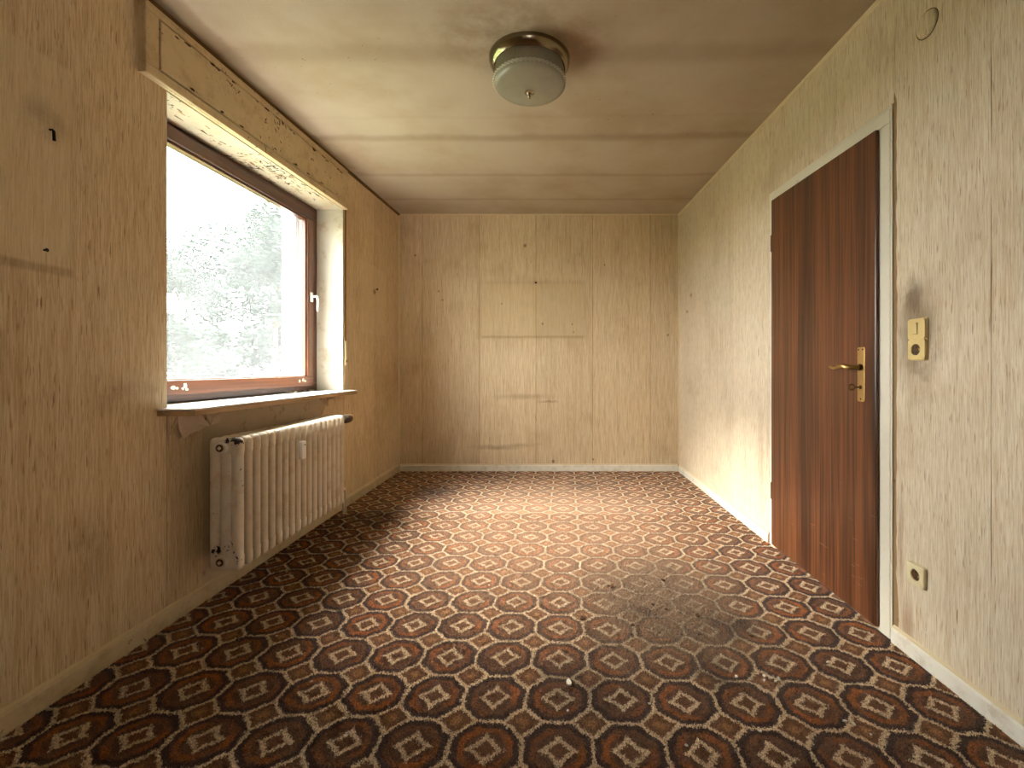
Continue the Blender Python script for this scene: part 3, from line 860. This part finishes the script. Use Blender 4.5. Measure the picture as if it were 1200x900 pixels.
for z in (.708, .218):
    pl = MB().lathe([(.0, -.014), (.015, -.014), (.017, -.010), (.0215, -.010), (.0235, -.006), (.0235, .004), (.027, .004), (.027, .014)], (RX - .006, RY0 - .024, z), 'y', 20).build('end_plug', M['rad_end'], rad, smooth=True)
    MB().lathe([(.0165, -.0012), (.0165, 0)], (RX - .006, RY0 - .0382, z), 'y', 14).build('plug_recess', M['dark_brass'], pl)
    MB().lathe([(0.0, -.004), (.0085, -.004), (.0085, 0)], (RX - .006, RY0 - .0394, z), 'y', 4).build('plug_square', M['rad_end'], pl)
for y in (2.16, 2.78):
    for z in (.70, .22):
        MB().box((XL + .004, y - .008, z - .016), (RX - .066, y + .008, z + .004)).build('wall_bracket', M['pipe'], rad, bevel=.002)
# heat meter clipped to one rib
hm = MB().box((RX + RT - .004, 2.445 - .019, .566), (RX + RT + .018, 2.445 + .019, .662)).build('heat_meter', M['white_plastic'], rad, bevel=.004, seg=3, smooth=True)
hm['label'] = 'white heat meter clipped on'
MB().lathe([(0, .0005), (.005, .0005), (.005, -.002)], (RX + RT + .018, 2.45, .642), 'x', 12).build('meter_window', M['black'], hm)
# thermostat valve at the far top end and the two pipes from the floor
MB().lathe([(.012, 0), (.012, .05)], (-1.40, yend + .02, .708), 'y', 14).build('valve_body', M['pipe'], rad, smooth=True)
vh = MB().lathe([(.018, 0), (.027, .006), (.029, .02), (.029, .075), (.026, .082)], (-1.385, 3.045, .712), 'y', 20,
                rmod=lambda a, j: .0012 * math.cos(10 * a) if 1 < j < 4 else 0).build('valve_head', M['grey_knob'], rad, smooth=True)
vh['label'] = 'dark thermostat head with orange end cap'
MB().lathe([(.025, 0), (.025, .014), (.020, .018)], (-1.385, 3.1275, .712), 'y', 20).build('end_cap', M['orange_cap'], vh, smooth=True)
for y, x, zt in ((3.29, -1.497, .10), (3.355, -1.512, .135)):
    MB().tube([(x, y, .001), (x, y, zt * .6), (x + .004, y - .012, zt), (x + .02, y - .06, zt + .05), (RX - .02, yend + .10, .205), (RX, yend + .05, .214), (RX, yend + .01, .214)], .0085, 10).build('pipe', M['pipe'], rad, smooth=True)

# torn paper below the sill
def flap(name, poly, lift, mat):
    """poly = list of (y,z,lift) forming a fan around its centre"""
    c = (sum(p[0] for p in poly) / len(poly), sum(p[1] for p in poly) / len(poly), sum(p[2] for p in poly) / len(poly) * .5)
    vs_ = [(XL + .003 + lift * p[2], p[0], p[1]) for p in poly] + [(XL + .003 + lift * c[2], c[0], c[1])]
    n = len(poly)
    g = MB().add(vs_, [(i, (i + 1) % n, n) for i in range(n)])
    o = g.build(name, mat, wall_left)
    md = o.modifiers.new('thickness', 'SOLIDIFY'); md.thickness = .0012; md.offset = 0
    return o
flap('torn_flap', [(1.912, .852, .2), (1.95, .858, .1), (2.0, .855, .2), (2.04, .845, .3), (2.052, .82, 1.2), (2.062, .79, 2.6), (2.04, .785, 2.0), (2.0, .775, 1.6), (1.965, .768, 1.4), (1.925, .752, 1.8), (1.915, .79, .8)], .011, M['paper_back_side'])
flap('torn_flap', [(2.065, .857, .1), (2.16, .857, .1), (2.145, .83, 1.0), (2.135, .80, 1.6), (2.105, .795, 1.2), (2.085, .79, .9), (2.07, .80, 1.4)], .016, M['grey_plaster'])
flap('torn_flap', [(1.869, .856, .1), (1.915, .856, .2), (1.905, .83, 1.6), (1.885, .79, 1.2), (1.870, .77, .3)], .008, M['paper_left'])
flap('torn_flap', [(3.10, .858, .1), (3.19, .858, .1), (3.175, .83, 2.0), (3.15, .79, 3.0), (3.135, .82, 1.0)], .010, M['paper_back_side'])
flap('torn_flap', [(3.25, .858, .1), (3.30, .858, .1), (3.295, .80, 2.0), (3.28, .83, 1.0)], .008, M['paper_back_side'])
for (y, z, L, W) in ((2.137, .846, .012, .016), (2.072, .812, .008, .014), (3.185, .838, .016, .018), (3.12, .846, .02, .008), (2.58, .845, .03, .008), (1.95, .838, .022, .012)):
    bare('dark_tear_patch', M['bare_wood'], wall_left, lambda a, b, y=y, z=z: (XL + .0004, y + a, z + b), L, W, (.0008, 0, 0))  # small dark patches set beside the torn paper
flap('torn_flap', [(2.52, .857, .1), (2.66, .857, .1), (2.62, .835, 1.2), (2.56, .83, 1.8)], .008, M['paper_back_side'])

# ------------------------------------------------------------------ door in the right wall
door = empty('door_1', (XR, 2.25, 0)); tag(door, kind='structure')
XD = XR - .008                 # room face of the painted frame
dt = lambda y: 2.002 + .0428 * (y - 1.822)
ft = lambda y: 2.067 + .031 * (y - 1.758)
def casing(name, y0, y1, b0, b1, t0, t1):
    return quad_slab(XD, XR + .09, y0, y1, b0, b1, t0, t1)
casing('frame_stile', 1.7665, 1.835, .001, .001, ft(1.76) - .066, ft(1.83) - .066).build('frame_stile', M['door_frame'], door, bevel=.002)
casing('frame_stile', 2.672, 2.7335, .001, .001, ft(2.67) - .066, ft(2.735) - .066).build('frame_stile', M['door_frame'], door, bevel=.002)
quad_slab(XD, XR + .09, 1.7665, 2.7335, ft(1.76) - .0655, ft(2.735) - .0655, ft(1.76) - .0135, ft(2.735) - .0135).build('frame_head', M['door_frame'], door, bevel=.002)
for y0, y1 in ((1.7575, 1.7655), (2.7345, 2.7425)):
    quad_slab(XD + .002, XR - .0002, y0, y1, .001, .001, ft(y0) - .013, ft(y1) - .013).build('frame_moulding', M['door_frame'], door)
quad_slab(XD + .002, XR - .0002, 1.7575, 2.7425, ft(1.7575) - .0125, ft(2.7425) - .0125, ft(1.7575), ft(2.7425)).build('frame_moulding', M['door_frame'], door)
# rebated leaf: its lip lies in front of the frame
leaf = quad_slab(XR - .0235, XD - .0008, 1.822, 2.686, .018, .018, dt(1.822), dt(2.686)).build('door_leaf', M['door'], door, bevel=.0035, seg=2)
leaf['label'] = 'dark mahogany door leaf with vertical grain'
XDL = XR - .0235
quad_slab(XD, XR + .012, 1.8365, 2.6705, .018, .018, dt(1.8365) - .014, dt(2.67) - .014).build('leaf_core', M['door_edge'], door)
for z in (1.789, .331):
    hg = MB().lathe([(.004, -.05), (.007, -.047), (.007, .047), (.004, .05)], (XD - .008, 2.696, z), 'z', 12).build('hinge', M['hinge'], door, smooth=True)
# lock plate, lever and key
def rounded_slab(xa, xb, y0, y1, z0, z1, r, n=5):
    pts = []
    for cy, cz, a0 in ((y1 - r, z1 - r, 0), (y0 + r, z1 - r, 90), (y0 + r, z0 + r, 180), (y1 - r, z0 + r, 270)):
        for i in range(n + 1):
            a = R(a0 + 90 * i / n); pts.append((xa, cy + r * math.cos(a), cz + r * math.sin(a)))
    return MB().prism(pts, (xb - xa, 0, 0))
py0, py1, pz0, pz1 = 1.880, 1.924, .911, 1.138
plate = rounded_slab(XDL - .0005, XDL - .005, py0, py1, pz0, pz1, .008).build('lock_plate', M['brass'], leaf, bevel=.001)
plate['label'] = 'aged brass lock plate'
for y, z in ((1.889, 1.128), (1.915, 1.128), (1.902, .922)):
    MB().lathe([(0, 0), (.0035, 0), (.0035, -.0012)], (XDL - .0052, y, z), 'x', 10).build('screw', M['black'], leaf)
zl = 1.055; yl = 1.902
lever = MB().tube([(XDL - .004, yl, zl), (XDL - .030, yl, zl), (XDL - .052, yl, zl), (XDL - .060, yl + .010, zl + .001), (XDL - .061, yl + .030, zl + .006), (XDL - .060, yl + .055, zl + .004),
                   (XDL - .060, yl + .085, zl - .005), (XDL - .060, yl + .105, zl - .002), (XDL - .061, yl + .118, zl + .004)],
                  [.0085, .0085, .0095, .0105, .0095, .008, .007, .0065, .005], 14).build('door_lever', M['brass'], leaf, smooth=True)
MB().lathe([(.0135, 0), (.0135, -.007), (.0105, -.010)], (XDL - .005, yl, zl), 'x', 20).build('lever_collar', M['dark_brass'], leaf, smooth=True)
MB().lathe([(.006, 0), (.0085, -.001), (.0085, -.003), (.006, -.004)], (XDL - .005, yl, .971), 'x', 14).build('keyhole', M['dark_brass'], leaf, smooth=True)
kb = MB().tube([(XDL - .006, yl, .971), (XDL - .030, yl, .971)], .0032, 8)
ring = [(XDL - .042 + .012 * math.cos(2*PI*i/16), yl + .002, .971 + .012 * math.sin(2*PI*i/16)) for i in range(17)]
kb.tube(ring, .003, 8)
kb.build('key', M['dark_brass'], leaf, smooth=True)

# ------------------------------------------------------------------ switch, sockets and cover plate on the right wall
def rr_outline(y0, y1, z0, z1, r, n):
    """n points round a rounded rectangle, by angle from its centre"""
    cy, cz = (y0 + y1) / 2, (z0 + z1) / 2; a, b = (y1 - y0) / 2, (z1 - z0) / 2
    pts = []
    for i in range(n):
        t = 2 * PI * (i + .5) / n
        c, s = math.cos(t), math.sin(t)
        k = min(a / max(1e-9, abs(c)), b / max(1e-9, abs(s)))
        y, z = c * k, s * k
        ey, ez = abs(y) - (a - r), abs(z) - (b - r)
        if ey > 0 and ez > 0:
            l = math.hypot(ey, ez)
            y = math.copysign(a - r + ey / l * r, y); z = math.copysign(b - r + ez / l * r, z)
        pts.append((cy + y, cz + z))
    return pts
def socket_cover(parent, y0, y1, z0, z1, xb, xf, cy, cz, rad_, mat, name='socket_cover'):
    n = 48
    o = rr_outline(y0, y1, z0, z1, .009, n); i_ = rr_outline(y0 + .0015, y1 - .0015, z0 + .0015, z1 - .0015, .008, n)
    circ = [(cy + rad_ * math.cos(2*PI*(k+.5)/n), cz + rad_ * math.sin(2*PI*(k+.5)/n)) for k in range(n)]
    rings = [[(xb, *p) for p in o], [(xf + .0012, *p) for p in o], [(xf, *p) for p in i_], [(xf, *p) for p in circ], [(xb - .0005, *p) for p in circ]]
    v = [p for r in rings for p in r]; fs = []
    for k in range(len(rings) - 1):
        for q in range(n):
            w = (q + 1) % n
            fs.append((k*n+q, k*n+w, (k+1)*n+w, (k+1)*n+q))
    c = MB().add(v, fs).build(name, mat, parent, smooth=35)
    well = MB().lathe([(0, 0), (rad_ - .0006, 0), (rad_ - .0006, .0012)], (xb - .003, cy, cz), 'x', 28).build('socket_well', M['socket_dark'], c)
    for d in (-.0095, .0095):
        MB().lathe([(0, 0), (.003, 0), (.003, .001)], (xb - .0042, cy + d * .0, cz + d), 'x', 10).build('pin_hole', M['black'], c)
    for d in (-1, 1):
        MB().box((xb - .009, cy + d * (rad_ - .003) - .0018, cz - .004), (xb - .0045, cy + d * (rad_ - .003) + .0018, cz + .004)).build('earth_clip', M['brass'], c)
    MB().lathe([(0, -.0012), (.0028, -.0012), (.0028, 0)], (xb - .0032, cy, cz), 'x', 10).build('screw', M['nickel'], c)
    return c
XP = XR - .0022
sw = empty('light_switch', (XR, 1.632, 1.15))
tag(sw, 'yellowed plastic light switch with power socket beneath, beside the door', 'light switch')
y0, y1 = 1.592, 1.672
rounded_slab(XP, XP - .0045, y0, y1, 1.077, 1.228, .008).build('back_frame', M['bakelite'], sw, bevel=.001)
socket_cover(sw, y0 + .002, y1 - .002, 1.079, 1.1525, XP - .0047, XP - .0125, 1.634, 1.116, .0205, M['bakelite'])
cov = rounded_slab(XP - .0047, XP - .0125, y0 + .002, y1 - .002, 1.1528, 1.226, .009).build('switch_cover', M['bakelite'], sw, bevel=.0012)
rk = MB().hexa([(XP - .017, 1.6235, 1.170), (XP - .0126, 1.6235, 1.170), (XP - .0126, 1.6445, 1.170), (XP - .017, 1.6445, 1.170),
                (XP - .0195, 1.6235, 1.212), (XP - .0126, 1.6235, 1.212), (XP - .0126, 1.6445, 1.212), (XP - .0195, 1.6445, 1.212)]).build('rocker', M['bakelite'], sw, bevel=.002)
so = empty('power_socket', (XR, 1.637, .308))
tag(so, 'single cream power socket low on the wall near the door', 'power socket')
rounded_slab(XP, XP - .0045, 1.597, 1.677, .268, .348, .008).build('back_frame', M['bakelite_light'], so, bevel=.001)
socket_cover(so, 1.599, 1.675, .270, .346, XP - .0047, XP - .0125, 1.637, .308, .0205, M['bakelite_light'])
# round blank cover papered over high on the wall
rc_ = empty('junction_box_cover', (XR, 1.597, 2.253))
tag(rc_, 'round blank cover plate papered over high on the right wall', 'cover plate')
MB().lathe([(.0, -.010), (.030, -.009), (.040, -.006), (.044, -.001), (.044, 0)], (XP, 1.597, 2.253), 'x', 32).build('cover_disc', M['paper_right'], rc_, smooth=True)
MB().lathe([(.0465, 0), (.0465, -.0015), (.0450, -.0015), (.0450, 0)], (XP - .0002, 1.597, 2.253), 'x', 32).build('dark_rim', M['dark_edge'], rc_)

# paint peeling off the ceiling near its edges
ceil_o = bpy.data.objects['ceiling']
for x, y, L, W in ((.917, 4.50, .06, .03), (.96, 4.54, .04, .02), (-1.485, 3.56, .05, .03), (-1.50, 3.45, .03, .02), (.22, 2.13, .04, .012), (.30, 2.15, .03, .012), (.38, 2.10, .03, .01)):
    curl('paint_curl', M['ceiling'], (x, y, zc(x, y) - .0005), (1, .6, .0), (-.4, 1, .045), (0, 0, -1), L, W, .010, ceil_o)
flap('torn_flap', [(1.866, .86, .1), (1.874, .86, .3), (1.873, .80, .5), (1.872, .74, .6), (1.868, .725, .8), (1.866, .78, .2)], .008, M['paper_back_side'])
# ------------------------------------------------------------------ nails left in the walls
n1 = MB().tube([(XL + .0015, 1.43, 1.796), (XL + .010, 1.43, 1.796), (XL + .014, 1.43, 1.792), (XL + .015, 1.431, 1.762)], [.0035, .0035, .004, .004], 8).build('picture_hook', M['black'], smooth=True)
tag(n1, 'bent black picture hook left in the near left wall', 'hook')
n2 = MB().tube([(XL + .0015, 1.414, 1.415), (XL + .010, 1.414, 1.415), (XL + .011, 1.414, 1.415)], [.003, .003, .006], 8).build('nail', M['black'])
tag(n2, 'small black nail head under the pale patch on left wall', 'nail')
n3 = MB().tube([(-.158, YB - .0015, 1.94), (-.158, YB - .012, 1.94), (-.158, YB - .016, 1.936)], [.007, .009, .012], 8).build('nail', M['black'])
tag(n3, 'black nail at the top of the pale rectangle on end wall', 'nail')
n4 = MB().tube([(XL + .0015, 4.10, 1.765), (XL + .012, 4.10, 1.765), (XL + .013, 4.10, 1.765)], [.006, .006, .012], 8).build('nail', M['black'])
tag(n4, 'dark nail in left wall between window and far corner', 'nail')

# ------------------------------------------------------------------ ceiling lamp
LX, LY = -0.102, 2.15
LZ = zc(LX, LY)
lamp = empty('ceiling_lamp', (LX, LY, LZ))
tag(lamp, 'round frosted glass ceiling lamp with tarnished metal ring', 'ceiling lamp')
c = (LX, LY, LZ)
MB().lathe([(.150, .008), (.186, .006), (.190, -.006), (.190, -.016), (.187, -.021), (.189, -.025), (.189, -.034), (.186, -.044), (.180, -.054), (.174, -.061), (.170, -.064), (.167, -.067), (.164, -.066), (.163, -.060), (.150, -.055)],
           c, 'z', 72).build('metal_ring', M['nickel'], lamp, smooth=30)
def ribs(a, j): return .0012 * math.cos(84 * a) if j > 0 else 0.0
bowl = MB()
bowl.lathe([(.157, -.050), (.1600, -.064), (.1625, -.080), (.1645, -.096), (.1660, -.110), (.1668, -.1205)], c, 'z', 336, rmod=ribs)
bowl.lathe([(.1668, -.1395), (.1635, -.1445), (.156, -.1510), (.142, -.1575), (.120, -.1635), (.090, -.1685), (.052, -.1725), (.014, -.1745)], c, 'z', 96)
gb = bowl.build('glass_bowl', M['lamp_glass'], lamp, smooth=60)
bv, bf = [], []
NB = 54
for row, (rz, rr) in enumerate(((-.1250, .1680), (-.1300, .1686), (-.1350, .1680))):
    for i in range(NB):
        a = 2 * PI * (i + .5 * (row % 2)) / NB
        cx, cy, cz = LX + rr * math.cos(a), LY + rr * math.sin(a), LZ + rz
        e1 = Vector((-math.sin(a), math.cos(a), 0)); e2 = Vector((math.cos(a), math.sin(a), 0)); e3 = Vector((0, 0, 1)); q = Vector((cx, cy, cz)); k = len(bv)
        bv += [q - e1 * .0098, q + e1 * .0098, q - e3 * .0052, q + e3 * .0052, q + e2 * .0062, q - e2 * .003]
        bf += [(k + t[0], k + t[1], k + t[2]) for t in ((0, 2, 4), (2, 1, 4), (1, 3, 4), (3, 0, 4), (2, 0, 5), (1, 2, 5), (3, 1, 5), (0, 3, 5))]
bb = MB().add(bv, bf).build('beaded_band', M['lamp_bead'], gb, weld=False)
bb['kind'] = 'stuff'
MB().lathe([(.012, -.168), (.021, -.1745), (.022, -.178), (.015, -.181), (.010, -.185), (.012, -.190), (.009, -.196), (.005, -.199), (.0045, -.204), (0, -.206)], c, 'z', 24).build('finial', M['nickel'], lamp, smooth=True)

# ------------------------------------------------------------------ crumbs and paint chips
def chip(name, p, r, mat, th=.003, tilt_=.25):
    n = random.randint(5, 7)
    a0 = random.uniform(0, 6)
    tx, ty = random.uniform(-tilt_, tilt_), random.uniform(-tilt_, tilt_)
    ps = []
    for i in range(n):
        a = a0 + 2 * PI * i / n; k = r * random.uniform(.55, 1.15)
        dx, dy = k * math.cos(a), k * math.sin(a)
        ps.append(Vector((p[0] + dx, p[1] + dy, p[2] + tx * dx + ty * dy + r * tilt_)))
    return MB().prism(ps, (0, 0, th)).build(name, mat)
big = chip('paint_chip', (0.057, 1.511, .004), .0115, M['chip'], .006)
tag(big, 'largest white paint chip on the carpet in the foreground', 'paint chip')
spots = [(.626, 1.545), (.712, 1.527), (.735, 1.540), (.748, 1.521), (.765, 1.535), (.722, 1.548), (.868, 1.349), (.885, 1.338), (.374, 1.262), (-.128, 1.323), (.05, 1.39),
         (-1.03, 2.49), (-1.36, 2.35), (-1.41, 2.14), (-1.07, 1.78), (-1.22, 1.97), (.91, 1.30), (.305, 1.42), (.60, 1.31), (-.62, 1.36), (-.80, 1.52), (-1.30, 1.70), (.98, 1.62), (-.3, 2.2), (-.9, 2.9)]
for x, y in spots:
    o = chip('plaster_crumb', (x, y, .0035), random.uniform(.0036, .0066), M['chip'], .0035)
    tag(o, 'tiny pale plaster crumb lying on the carpet', 'crumb', 'plaster crumbs scattered on the carpet')
for x, y in ((.29, 2.19), (.45, 2.02), (.50, 1.98), (.62, 1.93), (.13, 1.91), (.55, 2.25), (.33, 1.86), (-.70, 3.42), (-.62, 3.40), (.78, 1.78)):
    o = chip('dirt_crumb', (x, y, .003), random.uniform(.006, .012), M['brown_chip'], .003)
    tag(o, 'dark crumb of dirt trodden into the worn carpet', 'crumb', 'dirt crumbs on the worn carpet')
for i in range(14):
    y = random.uniform(2.95, 3.42); x = random.uniform(-1.755, -1.715) if i % 3 else random.uniform(-1.70, -1.62)
    if i % 3 == 0: y = random.uniform(3.30, 3.43)
    o = chip('paint_flake', (x, y, SIL + .0006), random.uniform(.006, .013), M['chip'] if i % 2 else M['soffit'], .002, .5)
    tag(o, 'flake of old paint lying on the far end of the window sill', 'paint flake', 'paint flakes on the window sill')

# ------------------------------------------------------------------ outside: lawn, trees and bushes
g = MB().box((-60, -30, -.9), (-1.99, 70, -.6)); lw = struct(g, 'ground_outside', M['lawn'])
def foliage(name, mat, parent, blobs, n, size):
    vs_, fs_ = [], []
    for _ in range(n):
        bx, by, bz, br, bh = random.choice(blobs)
        while True:
            d = Vector((random.uniform(-1, 1), random.uniform(-1, 1), random.uniform(-1, 1)))
            if .25 < d.length < 1: break
        c = Vector((bx + d.x * br, by + d.y * br, bz + d.z * bh))
        q = Matrix.Rotation(random.uniform(0, 6.28), 3, 'Z') @ Matrix.Rotation(random.uniform(-1.2, 1.2), 3, 'X')
        s = size * random.uniform(.6, 1.4)
        k = len(vs_)
        for a, b in ((-.5, 0), (0, -.28), (.5, 0), (0, .28)):
            vs_.append(c + q @ Vector((a * s, b * s, 0)))
        fs_.append((k, k + 1, k + 2, k + 3))
    me = bpy.data.meshes.new(name); me.from_pydata([tuple(v) for v in vs_], [], fs_); me.update()
    me.materials.append(mat)
    o = bpy.data.objects.new(name, me); col.objects.link(o); o.parent = parent
    o.matrix_parent_inverse = world_of(parent).inverted()
    o['kind'] = 'stuff'
    return o
def tree(name, x, y, h, r, mat, n, size, label, cat='tree', low=.3):
    t = empty(name, (x, y, -.6)); tag(t, label, cat, 'trees and bushes outside the window')
    g = MB().tube([(x, y, -.6), (x + .1, y, -.6 + h * .4), (x + .05, y + .1, -.6 + h * .8)], [.03 * h * .6, .02 * h * .6, .006 * h], 8)
    tr = g.build('trunk', M['bark'], t, smooth=True)
    blobs = []
    for i in range(16):
        a = random.uniform(0, 6.28); k = random.uniform(0, 1) ** .6; hh = random.uniform(low, 1.0)
        rr = r * (1 - .6 * abs(hh - .5))
        bx, by, bz = x + k * rr * math.cos(a), y + k * rr * math.sin(a), -.6 + h * hh * .92
        blobs.append((bx, by, bz, r * random.uniform(.28, .5), r * random.uniform(.25, .45)))
        b0 = Vector((x + .08, y, -.6 + h * min(.75, hh * .7))); b1 = Vector((bx, by, bz))
        MB().tube([b0, (b0 + b1) / 2 + Vector((0, 0, .1)), b1], [.008 * h * .5, .005 * h * .5, .002 * h], 5).build('branch', M['bark'], t, smooth=True)
    foliage('foliage', mat, t, blobs, n, size)
    return t
tree('leafy_tree', -9.4, 15.4, 6.6, 2.2, M['leaf_a'], 16000, .17, 'hazy grey-green tree in the middle of the window view')
tree('leafy_tree', -14.2, 15.4, 6.4, 2.2, M['leaf_b'], 15000, .17, 'hazy pale green tree at the left of the window view')
tree('leafy_tree', -11.8, 21.4, 9.6, 2.5, M['leaf_a'], 11000, .20, 'tall hazy tree at the right of the window view')
tree('leafy_tree', -18.6, 22.6, 8.4, 2.6, M['leaf_a'], 10000, .20, 'far hazy tree behind the pale green one')
tree('shrub', -8.1, 10.6, 2.7, 1.25, M['leaf_b'], 12000, .13, 'low pale shrub in the middle beyond the window', 'shrub', .1)
tree('shrub', -5.2, 10.8, 2.8, 1.2, M['leaf_a'], 11000, .13, 'low grey-green shrub at the right beyond the window', 'shrub', .1)
tree('shrub', -11.0, 10.8, 2.8, 1.25, M['leaf_b'], 11000, .13, 'low pale shrub at the left beyond the window', 'shrub', .1)
tree('shrub', -6.9, 13.6, 3.2, 1.1, M['leaf_a'], 10000, .14, 'taller grey-green shrub behind the low ones at the right', 'shrub', .1)
tree('shrub', -11.8, 14.0, 3.6, 1.1, M['leaf_b'], 10000, .14, 'taller pale shrub between the two nearer trees', 'shrub', .1)

# ------------------------------------------------------------------ carpet pile: short tufts nobody could count
rp = random.Random(5)
pv, pf = [], []
def tuft(x, y, r, hgt):
    k = len(pv); a = rp.uniform(0, 2.1)
    for q in range(3):
        w = a + q * 2.0944
        pv.append((x + r * math.cos(w), y + r * math.sin(w), 0.0002))
    pv.append((x + rp.uniform(-1.1, 1.1) * r, y + rp.uniform(-1.1, 1.1) * r, hgt * rp.uniform(.6, 1.25)))
    pf.extend(((k, k + 1, k + 3), (k + 1, k + 2, k + 3), (k + 2, k, k + 3)))
yy = 1.02
while yy < 3.3:
    st_ = .0052 * (1 + .35 * max(0, yy - 1.3))
    half0 = max(XL + .02, -1.25 * yy - .1); half1 = min(XR - .02, 1.1 * yy + .1)
    xx = half0
    while xx < half1:
        tuft(xx + rp.uniform(-.4, .4) * st_, yy + rp.uniform(-.4, .4) * st_, st_ * .62, .0052)
        xx += st_
    yy += st_
me = bpy.data.meshes.new('carpet_pile'); me.from_pydata(pv, [], pf); me.update(); me.materials.append(M['carpet'])
cp = bpy.data.objects.new('carpet_pile', me); col.objects.link(cp); cp.parent = bpy.data.objects['floor']; cp['kind'] = 'stuff'
